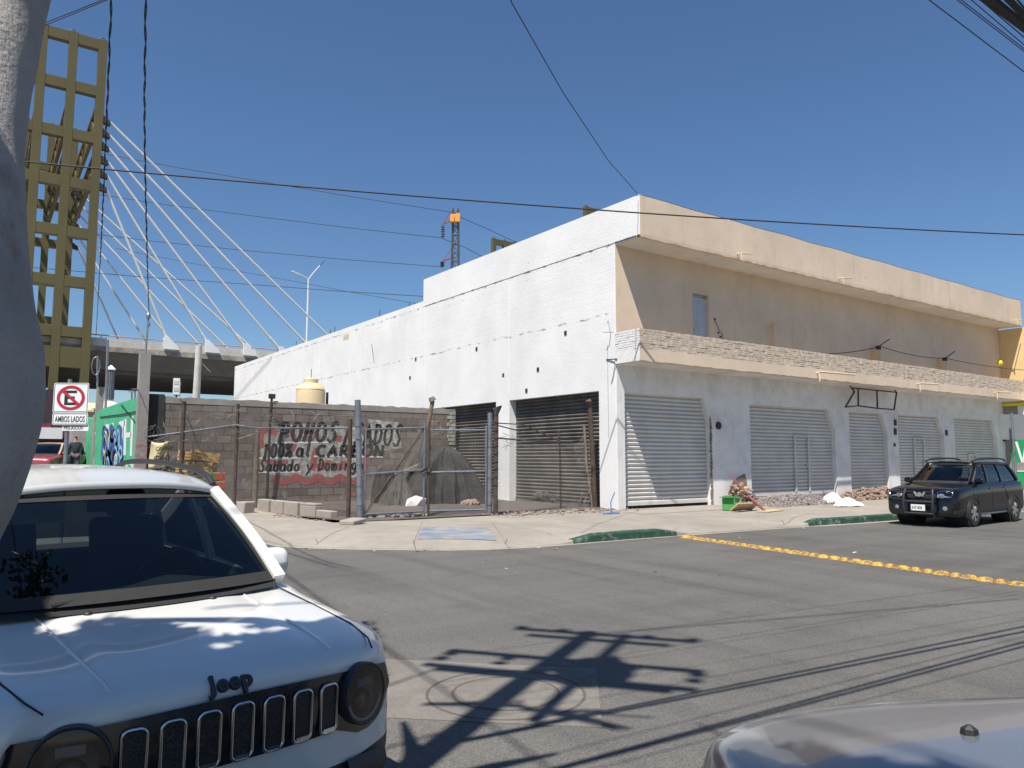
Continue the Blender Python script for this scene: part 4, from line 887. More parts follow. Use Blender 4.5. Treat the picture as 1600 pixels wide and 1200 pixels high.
cs = [atd(*q, 21.6) for q in ((237,690),(263.5,689),(258,731),(231,733))]
q = thing('banner_sheet', 'yellowed banner with hand painted charcoal price tied to the fence', 'banner', cs[3]); p = MB(); n_ = 10
rows = [[(cs[0]*(1-u)+cs[1]*u)*(1-v)+(cs[3]*(1-u)+cs[2]*u)*v+np.array([0,.05*math.sin(u*7+v*3),-.05*math.sin(math.pi*u)*(1-v)]) for u in np.linspace(0,1,n_)] for v in np.linspace(0,1,n_)]
p.grid(rows); ob = p.build('cloth', M['sheet'], q, smooth=60); ob.modifiers.new('s','SOLIDIFY').thickness = .006
ux = (cs[1]-cs[0])/np.linalg.norm(cs[1]-cs[0]); uz = (cs[0]-cs[3])/np.linalg.norm(cs[0]-cs[3]); nn = np.cross(ux, uz)
text(q, 'CARBON', cs[3]+ux*.12+uz*.52-np.array([0,.09,0]), ux*.9+uz*.06, uz, .11, M['ink'], bold=.015, wsc=.95); text(q, '$60', cs[3]+ux*.10+uz*.18-np.array([0,.10,0]), ux, uz, .22, M['ink'], bold=.01, wsc=1.0)

# tarpaulin heaps
def heap(c, Rx, Ry, H, rz, seed, pw=1.6, folds=11, fa=.10, ax=0.0, ay=0.0, nt=160, nr=30, edge=.06):
    rn = random.Random(seed); ph = [rn.uniform(0,6.28) for _ in range(6)]; rows = []
    for i in range(nr+1):
        t = i/nr; row = []
        for j in range(nt):
            a = 2*math.pi*j/nt; f = fa*(.25+t)*(1.2-2.2*abs(math.sin(folds*.5*a+ph[0]+.9*t))**.7+.7*(.5-abs(math.sin(folds*.97*a+ph[1]+2.5*t)))+.6*math.sin(3*a+ph[2])+.35*math.sin(folds*2.7*a+ph[4]-5*t))
            r = t*(1+f*.9); z = H*(1-t**pw)+.05*H*math.sin(5*a+ph[3]+3*t)*t*(1-t)*2+f*.35*H*(1-t)*t*2
            if i == nr: z = rn.uniform(0,edge)*.3
            x, y = Rx*r*math.cos(a)+ax*(1-t)**1.5, Ry*r*math.sin(a)+ay*(1-t)**1.5
            row.append((c[0]+x*math.cos(rz)-y*math.sin(rz), c[1]+x*math.sin(rz)+y*math.cos(rz), c[2]+max(z, .0)))
        row.append(row[0]); rows.append(row)
    mb = MB(); mb.grid(rows); return mb
vd = lambda px_, D: np.array([*(CAM+ray(px_,740)*D)[:2], .18])
c_0 = vd(690, 24.6); ob = heap(c_0, 1.45, 1.1, 1.75, R_(-35), 3, 2.1, 9, .12, ax=.15).build('tarp_covered_heap', M['tarp'], origin=c_0, smooth=70); tag(ob, 'broad domed heap covered by a dark grey tarpaulin behind the gate', 'covered heap')
c_1 = vd(650, 25.6); ob = heap(c_1, 1.0, .8, 2.55, R_(-35), 8, .85, 8, .15, ax=.35).build('cloth_covered_heap', M['cloth'], origin=c_1, smooth=70); tag(ob, 'tall peaked heap draped in pale grey cloth behind the tarpaulin heap', 'covered heap')
c_2 = vd(606, 24.2); ob = heap(c_2, .45, .4, 1.12, R_(-35), 5, 6.0, 9, .10).build('draped_box', M['tarp'], origin=c_2, smooth=70); tag(ob, 'boxy object under dark cloth left of the tarpaulin heap', 'draped box')
c_3 = vd(622, 23.2); ob = heap(c_3, .55, .42, 1.25, R_(-35), 12, .8, 10, .14, ax=.1).build('hanging_cloth', M['cloth'], origin=c_3, smooth=70); tag(ob, 'pale cloth trailing onto the dirt left of the tarpaulin', 'cloth')
p = MB(); A0 = np.array([*c_1[:2],2.4])
for dx, t in ((.0,.0),(.12,.05),(.3,.1)): p.tube([c_3+np.array([.1+dx,.5,.9]), vd(700,25.0)+np.array([dx,0,1.65+t])], .022, 5)
t0 = atd(668,672,26.0); t1 = atd(676,626,26.0); b0_ = np.array([*atd(655,700,26.0)[:2], .17]); p.tube([b0_, t0, t1], [.06,.06,.08], 8); p.tube([t1, t1+np.array([-.05,0,.12])], [.14,.10], 8)
for k in range(8): c_0 = atd(680,668,26)+np.array([random.uniform(-.15,.3),0,random.uniform(-.3,.3)]); p.tube([c_0, c_0+np.array([random.uniform(-.25,.25),.1,random.uniform(-.2,.3)])], .02, 4)
tag(p.build('scrap_poles', M['oldwood'], origin=b0_), 'dark bundle of scrap poles sticking up beside the peaked cloth', 'poles')
t1 = atd(425,618,24.6); b0_ = np.array([*atd(420,690,24.6)[:2], .17]); p = MB(); p.tube([b0_, t1+np.array([-.03,0,-.8]), t1], .04, 6); p.box(t1[0]-.1,t1[0]+.1,t1[1]-.05,t1[1]+.05,t1[2]-.1,t1[2]+.05)
for k in range(12): c_0 = t1-np.array([-.05,0,.2+k*.06]); p.tube([c_0, c_0+np.array([random.uniform(-.15,.18),0,random.uniform(-.1,.1)])], .018, 4)
tag(p.build('scrap_post', M['steel'], origin=b0_), 'thin dark post with tangled wire in front of the block wall left of the tank', 'post')
c_0 = vd(650, 22.6); p = MB(); rock(p, c_0+np.array([0,0,-.02]), .30, 77, .75); ob = p.build('boulder', M['sack'], origin=c_0); tag(ob, 'pale rounded sack of rubble in front of the tarpaulin', 'sack')
c_0 = vd(733, 23.6); p = MB()
for k in range(9): rock(p, c_0+np.array([random.uniform(-.4,.3),random.uniform(-.2,.2),-.03]), random.uniform(.1,.22), 80+k)
tag(p.build('debris_pile', M['rubble'], origin=c_0), 'small pile of brown debris at the right end of the tarpaulin', 'debris')
p = MB(); a = ony(392,781,8.3); b = ony(560,773,8.3); p.beam((a[0],8.3,.22),(b[0]+.4,8.2,.22), .07, .07); tag(p.build('timber_rail', M['oldwood'], origin=(a[0],8.3,.2)), 'long weathered timber lying on the dirt along the block wall', 'timber')
c_0 = onz(426,781,.17); p = MB(); p.obox((c_0[0],c_0[1]+.2,.36),(.03,.05,0),(-.1,.0,.0),(.10,0,.17)); tag(p.build('wood_scrap', M['oldwood'], origin=c_0), 'broken piece of dark wood leaning behind the block row', 'wood scrap')
# crumpled heap of wire mesh and rags by the dark shutter
p = MB(); c_a = vd(840, 25.0); c_b = vd(925, 23.3); random.seed(31)
for k in range(26):
    t = random.random(); c_0 = c_a+(c_b-c_a)*t; rock(p, c_0+np.array([random.uniform(-.15,.15),random.uniform(-.2,.2),random.uniform(-.03,.15)]), random.uniform(.10,.24), 300+k, .8)
ob = p.build('rag_heap', M['cloth'], origin=c_a); tag(ob, 'heap of pale dusty rags under the dark shutter', 'rags')
p = MB(); ofs = np.array([-.1,-.32,.1])
for k in range(30):
    t = k/29; c_0 = c_a+(c_b-c_a)*t+ofs; p.tube([c_0+.13*np.array([.3*math.cos(a),math.cos(a),math.sin(a)]) for a in np.linspace(0,6.28,10)], .012, 4)
tag(p.build('wire_roll', M['steel'], origin=c_a), 'dark roll of wire lying in front of the rag heap', 'wire roll')
p = MB(); c_0 = onz(955,803,.152); p.tube([c_0+np.array([.25*math.cos(t),.10*math.sin(t)+.04*math.sin(3*t),.02]) for t in np.linspace(0,11,30)], .015, 5); p.tube([c_0+np.array([.05,.05,.02]), c_0+np.array([.08,.1,.3]), c_0+np.array([.22,.1,.55])], .016, 5)
tag(p.build('blue_rope', M['bluerope'], origin=c_0), 'tangled blue rope at the foot of the white corner pillar', 'rope')

# ---- rubbish in front of the shutters
def box_at(name, mt, c, a, b, cc, label, cat): p = MB(); p.obox(c, a, b, cc); ob = p.build(name, M[mt], origin=c); return tag(ob, label, cat)
g0 = onz(1147,799,.15)
q = thing('green_carton', 'open green carton in the rubbish at the pillar foot', 'carton', (g0[0],g0[1],.15)); p = MB(); x_, y_ = np.array([.93,.37,0]), np.array([-.37,.93,0]); c_0 = np.array([g0[0]+.18,g0[1]+.25,.36])
for s in (-1, 1): p.obox(c_0+x_*.20*s, x_*.01, y_*.17, (0,0,.19)); p.obox(c_0+y_*.17*s, x_*.20, y_*.01, (0,0,.19)); p.obox(c_0+x_*.25*s+np.array([0,0,.17]), x_*.06, y_*.16, (0,0,.008)); p.obox(c_0+y_*.22*s+np.array([0,0,.16]), x_*.19, y_*.06, (0,0,.008))
p.obox(c_0-np.array([0,0,.19]), x_*.19, y_*.16, (0,0,.01)); p.build('box', M['boxgreen'], q); p = MB(); p.obox(c_0-y_*.184-np.array([0,0,.05]), x_*.13, y_*.003, (0,0,.07)); p.build('label', M['signwhite'], q)
p = MB(); c_0 = onz(1170,799,.155); p.obox((c_0[0],c_0[1]+.12,.28),(.62,.12,-.02),(.03,-.12,.10),(-.002,.008,.009)); tag(p.build('cardboard_sheet', M['card'], origin=c_0), 'flattened tan cardboard leaning in front of the green carton', 'cardboard')
p = MB(); c_0 = onz(1205,799,.155); p.obox((c_0[0],c_0[1]+.05,.17),(.5,.1,0),(-.06,.18,.0),(0,0,.008)); tag(p.build('cardboard_sheet', M['card'], origin=c_0), 'flat cardboard sheet on the pavement right of the rubbish', 'cardboard')
p = MB(); a = onz(1196,799,.155); p.tube([a, np.array([a[0]-.35,a[1]+.9,1.1])], .018, 6); p.tube([a, np.array([a[0]-.2,a[1]+.4,.55])], .035, 6); tag(p.build('stick', M['maroon'], origin=a), 'dark red stick propped in the rubbish heap', 'stick')
p = MB(); random.seed(41)
for k in range(150):
    t = random.random(); c_0 = ony(1140+46*t, 790, -.35); rock(p, (c_0[0], random.uniform(-.55,-.04), .14+random.random()*.62*math.sin(math.pi*min(1,t*1.0+.05))), random.uniform(.025,.10), 900+k, .7, random.choice((0,0,0,1,2,3)))
tag(p.build('rubbish_heap', [M['rubble'],M['oldwood'],M['cblock'],M['card']], origin=(4.9,-.3,.15)), 'heap of mixed rubbish and broken plaster in the pillar hollow', 'rubbish')
p = MB(); hw = ony(1165,772,0); c_0 = ony(1160,770); p.add([(4.75,-.006,.5),(5.0,-.006,.86),(5.3,-.006,1.02),(5.62,-.006,1.12),(5.7,-.006,.9),(5.74,-.006,.3),(4.9,-.006,.16)], [(0,1,2,3,4,5,6)]); p.build('hole', M['rubble'], bl)
def mound(px0, px1, y0, y1, H, n, mt, label, seed, r0=.012, r1=.036):
    rn = random.Random(seed); p = MB(); x0 = ony(px0,790,y0)[0]; x1 = ony(px1,790,y0)[0]; nx, ny = 34, 12; hh = lambda u, v: H*max(0, math.sin(math.pi*u))**.8*max(0,(1-abs(2*v-1)**1.7))
    p.grid([[(x0+(x1-x0)*i/nx, y0+(y1-y0)*j/ny, .148+hh(i/nx,j/ny)*rn.uniform(.9,1.1)) for i in range(nx+1)] for j in range(ny+1)])
    for k in range(n): u, v = rn.random(), rn.random(); rock(p, (x0+(x1-x0)*(u*1.12-.06), y0+(y1-y0)*(v*1.1-.1), .15+hh(min(u,1),v)-.008), rn.uniform(r0,r1)*(1 if rn.random() < .9 else 1.6), seed*1000+k)
    return tag(p.build('gravel_pile' if mt == 'gravel' else 'rubble_pile', M[mt], origin=(x0,y0,.15)), label, 'gravel' if mt == 'gravel' else 'rubble', kind='stuff')
mound(1215, 1325, -1.7, -.1, .30, 1300, 'gravel', 'grey gravel pile spread before the second shutter', 3)
mound(1190, 1250, -.55, .0, .18, 170, 'rubble', 'dark rubble strip under the second shutter sill', 4, .03,.085)
mound(1345, 1430, -1.2, .0, .35, 420, 'rubble', 'brown broken brick heap behind the white sacks', 5, .025, .085)
for k, (q, lb) in enumerate((((1308,784),'crumpled white sack at the edge of the gravel pile'),((1332,789),'white plastic sack lying right of the crumpled one'))):
    c_0 = onz(*q,.2); ob = heap((c_0[0],c_0[1]+.15,.17), .62, .30, .34-.08*k, R_(5), 60+k, 1.5, 7, .16, nt=40, nr=10).build('white_sack', M['sack'], origin=c_0, smooth=60); tag(ob, lb, 'sack')
# pavement seams, and the worn blue ramp
sm = MB()
from mathutils.bvhtree import BVHTree
SWT = BVHTree.FromPolygons(sw.v, sw.f)
def hz(x, y):
    h = SWT.ray_cast(Vector((x, y, 5)), Vector((0, 0, -1)))[0]
    return (h.z if h else .15)+.005
def seam3(a, b, w=.010, n=20, wob=.005):
    a, b = np.array(a), np.array(b); d = b-a; d /= np.linalg.norm(d); nn = np.array([-d[1], d[0]]); P = [a+(b-a)*i/n+nn*random.uniform(-wob,wob) for i in range(n+1)]
    sm.grid([[(*(q-nn*w/2), hz(*q)) for q in P], [(*(q+nn*w/2), hz(*q)) for q in P]])
for a, b in (((546,823),(490,851)),((660,816),(645,855)),((768,816),(795,855)),((768,816),(862,840)),((960,808),(1065,832)),((1262,803),(1215,822)),((1420,792),(1390,806))): seam3(onz(*a,.15)[:2], onz(*b,.06)[:2])
structure(sm.build('pavement_joints', M['pad']))
bp_ = MB(); q4 = [onz(*q,.1)[:2] for q in ((659,828),(764,828),(776,843),(652,843))]
bp_.grid([[(*((q4[0]*(1-u)+q4[1]*u)*(1-v)+(q4[3]*(1-u)+q4[2]*u)*v), hz(*((q4[0]*(1-u)+q4[1]*u)*(1-v)+(q4[3]*(1-u)+q4[2]*u)*v))+.004) for u in np.linspace(0,1,12)] for v in np.linspace(0,1,6)])
structure(bp_.build('ramp_paint', M['blue_ramp']))

# ================================================================== STREET AND BACKGROUND
YB = 52.0
br_ = thing('cable_stayed_bridge', 'concrete cable stayed bridge with olive steel pylons and white stays behind the lot', 'bridge', (-10, YB, 2.2))
p = MB(); p.prism([(-90,YB+.3,10.42),(-90,YB+20,10.42),(-90,YB+20,10.1),(-90,YB+19,8.75),(-90,YB+1.4,8.75),(-90,YB+.35,10.05)], (230,0,0))
for k in range(14): p.box(-90, 140, YB+2+k*1.25, YB+2.35+k*1.25, 8.45, 8.76)
p.build('deck', M['dconc'], br_)
p = MB(); p.box(-90, 140, YB, YB+.3, 10.05, 10.46); p.build('edge_beam', mat('stained_edge_concrete', (.36,.33,.28), .9, 0, .2, .6, .2, 6, .3, .03, dirt=(.12,.10,.085), dsc=.9, damt=.8), br_)
p = MB(); p.box(-90, 140, YB+.02, YB+.26, 10.465, 11.12); p.box(-90,140,YB+19.8,YB+20,10.42,11.12); p.build('barrier', M['lconc'], br_)
p = MB(); p.tube([(-90,YB+.14,11.36),(140,YB+.14,11.36)], .05, 6)
for k in range(80): p.box(-60+k*2.4-.03, -60+k*2.4+.03, YB+.11, YB+.17, 11.12, 11.36)
p.build('hand_rail', mat('orange_rail', (.42,.24,.13), .6, 0, .2, 1), br_)
def pylon(x0, y0, z0, z1, nm='pylon_leg', dirn=1):
    """lattice wall of four columns in the plane of the deck edge"""
    p = MB(); w_ = .62; xs_ = [x0-.31-dirn*(2.07*k) for k in range(4)]
    for x in xs_: p.box(x-w_/2, x+w_/2, y0, y0+.62, z0, z1)
    z = z1-.05; k = 0; lv = []
    while z > z0+6:
        zz = z if k else z1; lv.append(z)
        for a, b in zip(xs_[:-1], xs_[1:]):
            a, b = min(a,b), max(a,b); p.box(a+w_/2, b-w_/2, y0+.02, y0+.60, z-.86, z-.02)
        z -= 3.95; k += 1
    for a, b in zip(xs_[:-1], xs_[1:]): a, b = min(a,b), max(a,b); p.box(a+w_/2, b-w_/2, y0+.03, y0+.6, 8.5, 10.1)
    for a in xs_[:-1]: p.box(a+w_/2*0+.34-.34-.06, a+.06, y0+.62, y0+.66, z0, z1)
    for x in xs_: p.tube([(x+.2*math.cos(t)-.05, y0+.3, z1+.05+.22*abs(math.sin(t))) for t in np.linspace(0,3.14,8)], .05, 5)
    ob = p.build(nm, M['olive'], br_); bv = ob.modifiers.new('b','BEVEL'); bv.width = .015; bv.limit_method = 'ANGLE'
    return xs_, lv
XS, LV = pylon(-7.98, YB-.75, 2.2, 35.5); pylon(-7.98, YB+20.2, 2.2, 35.5)
p = MB()
for x in XS[:4]:                                      # trussed ties between the two legs
    for zt in (30.6, 26.3):
        ya, yb_ = YB-.1, YB+20.2; n = 9
        p.beam((x,ya,zt),(x,yb_,zt), .28, .28); p.beam((x,ya,zt-1.9),(x,yb_,zt-1.9), .28, .28)
        for k in range(n):
            u0, u1 = ya+(yb_-ya)*k/n, ya+(yb_-ya)*(k+1)/n; p.beam((x,u0,zt),(x,u0,zt-1.9), .16, .16); p.beam((x,u0,zt-1.9 if k % 2 else zt),(x,u1,zt if k % 2 else zt-1.9), .14, .14)
p.build('cross_truss', M['olive_dark'], br_)
zc_ = [28.95, 27.85, 26.75, 25.6, 24.45, 23.35]
p = MB()
for y in (YB-.45, YB+20.5):
    for z in zc_:
        p = MB(); p.prism([(-7.98,y-.25,z+.25),(-7.45,y-.25,z-.15),(-7.45,y-.25,z-.45),(-7.98,y-.25,z-.35)], (0,.5,0)); p.build('stay_saddle', M['steel'], br_); p = MB(); p.prism([(-14.9,y-.25,z+.25),(-15.4,y-.25,z-.15),(-15.4,y-.25,z-.45),(-14.9,y-.25,z-.35)], (0,.5,0)); p.build('stay_saddle', M['steel'], br_)
an = [14.3, 10.9, 7.6, 4.4, 1.2, -2.1]
for y in (YB+.14, YB+19.9):
    for z, x in zip(zc_, an):
        q0 = np.array([-7.5, YB-.45 if y < YB+5 else YB+20.5, z-.1]); q1 = np.array([x, y, 11.0])
        p = MB(); p.tube([q0, q1], .10, 8); p.tube([q1+(q0-q1)*.02, q1+(q0-q1)*.09], .13, 8); p.build('stay_cable', M['stay'], br_)
        p = MB(); p.tube([np.array([-15.4, q0[1], z-.1]), np.array([-22.9-(x-0), y, 11.0])], .085, 8); p.build('stay_cable', M['stay'], br_)
        p = MB(); p.prism([(x-.45,y-.3,10.6),(x+.75,y-.3,10.6),(x+.6,y-.3,10.9),(x-.25,y-.3,11.7),(x-.5,y-.3,11.6)], (0,.5,0)); p.build('anchor_block', M['signwhite'], br_)
for q_, D_ in (((918,322),101.0),((773,372),117.0)): c = atd(*q_, D_); pylon(c[0]+6.21+.31, c[1], 2.2, c[2])
p = MB()
for k in range(18): x = -60+k*6.5; p.prism([(x,YB+19.6,11.0),(x+1.0,YB+19.6,11.0),(x+.9,YB+19.6,11.9),(x+.5,YB+19.6,12.3),(x+.1,YB+19.6,11.7)], (0,.3,0))
p.build('far_anchor_cap', M['signwhite'], br_)
p = MB(); random.seed(2)
for x in XS[:3]:
    for k in range(3): p.tube([(x-.35+k*.28,YB-1.0,2.2),(x-.33+k*.28,YB-1.0,3.6)], .06, 6)
p.build('base_bolt', mat('yellow_bolt', (.55,.42,.12), .6), br_)
p = MB(); p.box(-16, -6.6, YB-1.3, YB+.8, 2.0, 2.35); p.build('pylon_plinth', M['conc'], br_)
# bridge lamp
c = ony(482,435,YB+14); b = np.array([c[0], YB+14, 10.4]); q = thing('street_lamp', 'white double arm street lamp standing on the bridge deck', 'street lamp', b)
p = MB(); p.tube([b, c], [.13,.09], 10); p.build('pole', M['stay'], q)
a1, a2 = ony(466,428,YB+14), ony(500,415,YB+14)
for e in (a1, a2):
    p = MB(); p.tube([c-np.array([0,0,.1]), c*.4+e*.6+np.array([0,0,.03]), e], .06, 8); ar = p.build('arm', M['stay'], q); d = (e-c)/np.linalg.norm(e-c); p = MB(); p.obox(e+d*.35, d*.42, (0,.14,0), (0,0,.06)); p.build('lamp_head', M['lattice'] if e is a2 else M['stay'], ar)
# lattice pylon
D = 72.0; t = atd(712, 327, D); b = np.array([t[0], t[1], 0]); q = thing('lattice_pole', 'dark lattice power pole with two insulator arms and an orange plate', 'power pole', b)
p = MB()
def corner(z): k = .38+.55*(t[2]-z)/t[2]; return k
H_ = t[2]; n = 30; ux_ = np.array([_r[0],_r[1],0]); uy_ = np.array([-_r[1],_r[0],0])
C4 = lambda z: [b+ux_*sx*corner(z)*.62+uy_*sy*corner(z)*.62+np.array([0,0,z]) for sx, sy in ((-1,-1),(1,-1),(1,1),(-1,1))]
for k in range(4): p.beam(C4(0)[k], C4(H_)[k], .13, .13)
for i in range(n):
    a, a2_ = C4(H_*i/n), C4(H_*(i+1)/n)
    for k in range(4): p.beam(a[k], a[(k+1) % 4], .07, .09); p.beam(a[k] if i % 2 else a[(k+1) % 4], a2_[(k+1) % 4] if i % 2 else a2_[k], .05, .05)
p.build('mast', M['lattice'], q)
ORG = []
for (p0, p1, pt, ins) in (((709,343),(692,350),(704,330),(692,372)),((709,402),(691,408),(706,388),(691,418))):
    a, b_, ct2, d_ = atd(*p0,D), atd(*p1,D), atd(*pt,D), atd(*ins,D); p = MB(); p.beam(a, b_, .12, .12); p.beam(ct2, b_, .05, .05); ar = p.build('cross_arm', M['maroon'], q)
    p = MB()
    p.tube([b_, d_], .04, 6)
    for k in range(5): p.lathe([(.05,0),(.22,.05),(.05,.14)], b_+(d_-b_)*(.25+k*.17), 10)
    p.build('insulator', M['lattice'], ar); ORG.append(d_)
p = MB(); c = atd(712, 344, D); p.obox(c-uy_*.7, ux_*.42, uy_*.05, (0,0,.36)); p.obox(c-uy_*.6-ux_*.26+(0,0,-.1), ux_*.18, uy_*.3, (0,0,.30)); p.obox(c-uy_*.6+ux_*.30, ux_*.16, uy_*.3, (0,0,.4)); p.build('orange_plate', M['orange'], q)
# no-parking sign
D = 13.6; base = atd(107, 700, D); base = np.array([base[0], base[1], 0.0])
sg = thing('no_parking_sign', 'white no parking sign with a red crossed E and plates for both sides', 'sign', base)
ur = np.array([_r[0],_r[1],0]); ur /= np.linalg.norm(ur); uz = np.array([0,0,1.]); un = np.cross(ur, uz); un = un if un@(CAM-base) > 0 else -un
def rrect(c, w_, h_, r, n=6): 
    out = []
    for (sx, sy, a0) in ((1,1,0),(-1,1,90),(-1,-1,180),(1,-1,270)):
        for k in range(n+1): a = R_(a0+90*k/n); out.append(c+ur*(sx*(w_/2-r)+r*math.cos(a))+uz*(sy*(h_/2-r)+r*math.sin(a)))
    return out
def plate(c, w_, h_, r, parent, name):
    p = MB(); p.prism(rrect(c, w_, h_, r), un*.004); ob = p.build(name, M['signwhite'], parent)
    p = MB(); o_, i_ = rrect(c+un*.006, w_-.022, h_-.022, r-.008), rrect(c+un*.006, w_-.042, h_-.042, max(.004,r-.016)); n = len(o_); p.add(o_+i_, [(k,(k+1) % n,n+(k+1) % n,n+k) for k in range(n)]); p.build('border', M['ink'], ob); return ob
c1 = atd(111, 621.5, D); osn = lambda x, y: CAM+ray(x,y)*(((c1-CAM)@un)/(ray(x,y)@un)); pl1 = plate(c1, .63, .535, .03, sg, 'sign_plate')
p = MB()
q0 = c1+un*.0075; bar = lambda x0,x1,z0,z1: p.add([q0+ur*x0+uz*z0,q0+ur*x1+uz*z0,q0+ur*x1+uz*z1,q0+ur*x0+uz*z1],[(0,1,2,3)])
bar(-.115,-.055,-.13,.13); bar(-.055,.105,.085,.13); bar(-.055,.07,-.02,.025); bar(-.055,.105,-.13,-.085); p.build('letter', M['ink'], pl1)
p = MB(); n = 48; q0 = c1+un*.010; p.add([q0+rr*(math.cos(6.2832*k/n)*ur*1.12+math.sin(6.2832*k/n)*uz*.98) for rr in (.175,.225) for k in range(n)], [(k,(k+1) % n,n+(k+1) % n,n+k) for k in range(n)])
q0 = c1+un*.0115; d1 = (ur*.77-uz*.64); d2 = (ur*.64+uz*.77); p.add([q0+d1*-.2+d2*.024,q0+d1*.2+d2*.024,q0+d1*.2-d2*.024,q0+d1*-.2-d2*.024],[(0,1,2,3)]); p.build('prohibition_ring', M['signred'], pl1)
c2 = osn(109.5, 654.5); pl2 = plate(c2, .635, .215, .028, sg, 'sign_plate')
text(pl2, 'AMBOS LADOS', c2+un*.008-ur*.268-uz*.052, ur, uz, .105, M['ink'], ext=.001, wsc=.545, bold=.004)
c3 = osn(117, 667)-un*.02; p = MB(); p.prism(rrect(c3, .47, .14, .015), un*.004); pl3 = p.build('sign_plate', M['signwhite'], sg); text(pl3, '!PRECAUCION', c3+un*.007-ur*.215-uz*.045, ur, uz, .072, M['ink'], ext=.001, wsc=.545, bold=.0)
p = MB(); q0 = osn(106.5, 592)-un*.06; p.tube([(q0[0],q0[1],0), q0], .036, 10); p.lathe([(.05,0),(.04,.1)], (q0[0],q0[1],0), 10); p.build('pole', M['galv'], sg)
# reversed sign beside the black car
b = np.array([9.9, -5.05, .15]); bb = ony(1591,800,-5.05); b[0] = bb[0]; q = thing('road_sign', 'grey back of a road sign on a pole behind the black car', 'sign', b)
ct_ = ony(1590, 667, -5.05); p = MB(); p.tube([b, (b[0]-.04,-5.05,ct_[2]+.45)], .045, 8); p.build('pole', M['galv'], q); p = MB(); p.obox(ct_+np.array([.05,.05,0]), ur*.55, un*.004, uz*.42); p.build('sign_plate', mat('bare_plate', (.24,.25,.25), .5, .3, .1), q)
# maroon shop under the bridge, and a low house
q = thing('maroon_shop', 'maroon shopfront with white posters under the bridge beyond the sign', 'shop', (-14, 46, 2.1))
p = MB(); p.box(-22, -8.5, 47, 49.5, 2.0, 6.4); p.build('wall', mat('shop_dark', (.045,.03,.035), .8), q)
p = MB()
for x0,x1,z0,z1 in ((-13.6,-12.7,3.0,3.9),(-13.6,-12.8,4.6,5.0),(-12.0,-10.6,2.9,4.0),(-9.9,-9.0,3.0,4.2)): p.box(x0,x1,46.94,47,z0,z1)
p.build('maroon_panel', M['maroon'], q)
p = MB()
for x0,x1,z0,z1 in ((-13.7,-12.9,5.1,6.6),(-13.6,-12.75,3.95,4.55),(-11.3,-9.9,2.9,3.7)): p.box(x0,x1,46.9,46.95,z0,z1)
p.build('poster', M['signwhite'], q)
p = MB()
for k in range(14): x = -13.6+random.random()*.7; z = random.choice((5.3,5.7,6.1,4.1,4.3)); p.box(x, x+.25, 46.88, 46.9, z, z+.14)
p.build('poster_print', M['ink'], q)
q = thing('low_house', 'low ochre roofed house far down the street behind the green wall', 'house', (-5, 41.5, 0)); p = MB(); p.box(-9.8, -4, 41, 45, .0, 4.6); p.build('wall', M['conc'], q); p = MB(); p.prism([(-10,40.8,4.6),(-4,40.8,4.6),(-4,43,5.2),(-10,43,5.2)], (0,0,.12)); p.build('roof', M['yellow_wall'], q)
p = MB()
for px_, py_ in ((206,612),(211,608),(222,611)): t = atd(px_,py_,58); b = atd(px_,650,58); p.tube([b,t], .05, 5); p.tube([t+ur*.3,t-ur*.3], .03, 4)
p.build('aerial', M['lattice'], q)
# tree behind the neighbour
def leaves(mb, c, R, n, size, seed, sq=.8, keep=None):
    rn = random.Random(seed)
    for k in range(n):
        d = np.array([rn.gauss(0,1),rn.gauss(0,1),rn.gauss(0,1)]); d /= np.linalg.norm(d); q = np.array(c)+d*R*rn.random()**.45*np.array([1,1,sq])
        if keep and not keep(q): continue
        u = np.array([rn.gauss(0,1),rn.gauss(0,1),rn.gauss(0,.6)]); u /= np.linalg.norm(u); v = np.cross(u, d); v /= np.linalg.norm(v)+1e-6; s = size*rn.uniform(.6,1.3)
        mb.add([q-u*s, q+v*s*.5, q+u*s, q-v*s*.5], [(0,1,2,3)], rn.randrange(2))
lf = [mat('leaf_dark', (.045,.075,.022), .6, 0, .2, bump=0), mat('leaf_light', (.085,.12,.035), .6, 0, .2, bump=0)]
c = atd(1599, 497, 44); q = thing('tree', 'small green tree showing past the far end of the eave', 'tree', (c[0]+.8, c[1], 0)); p = MB(); p.tube([(c[0]+.8,c[1],0),(c[0]+.75,c[1],5),(c[0]+.6,c[1],c[2]-.8)], [.2,.15,.07], 8); p.build('trunk', M['oldwood'], q)
p = MB(); random.seed(6)
for k in range(6): leaves(p, (c[0]+.9+random.uniform(-.7,.9), c[1]+random.uniform(-.6,.6), c[2]-.9+random.uniform(-.6,.6)), .6, 130, .09, k)
p.build('crown', lf, q)
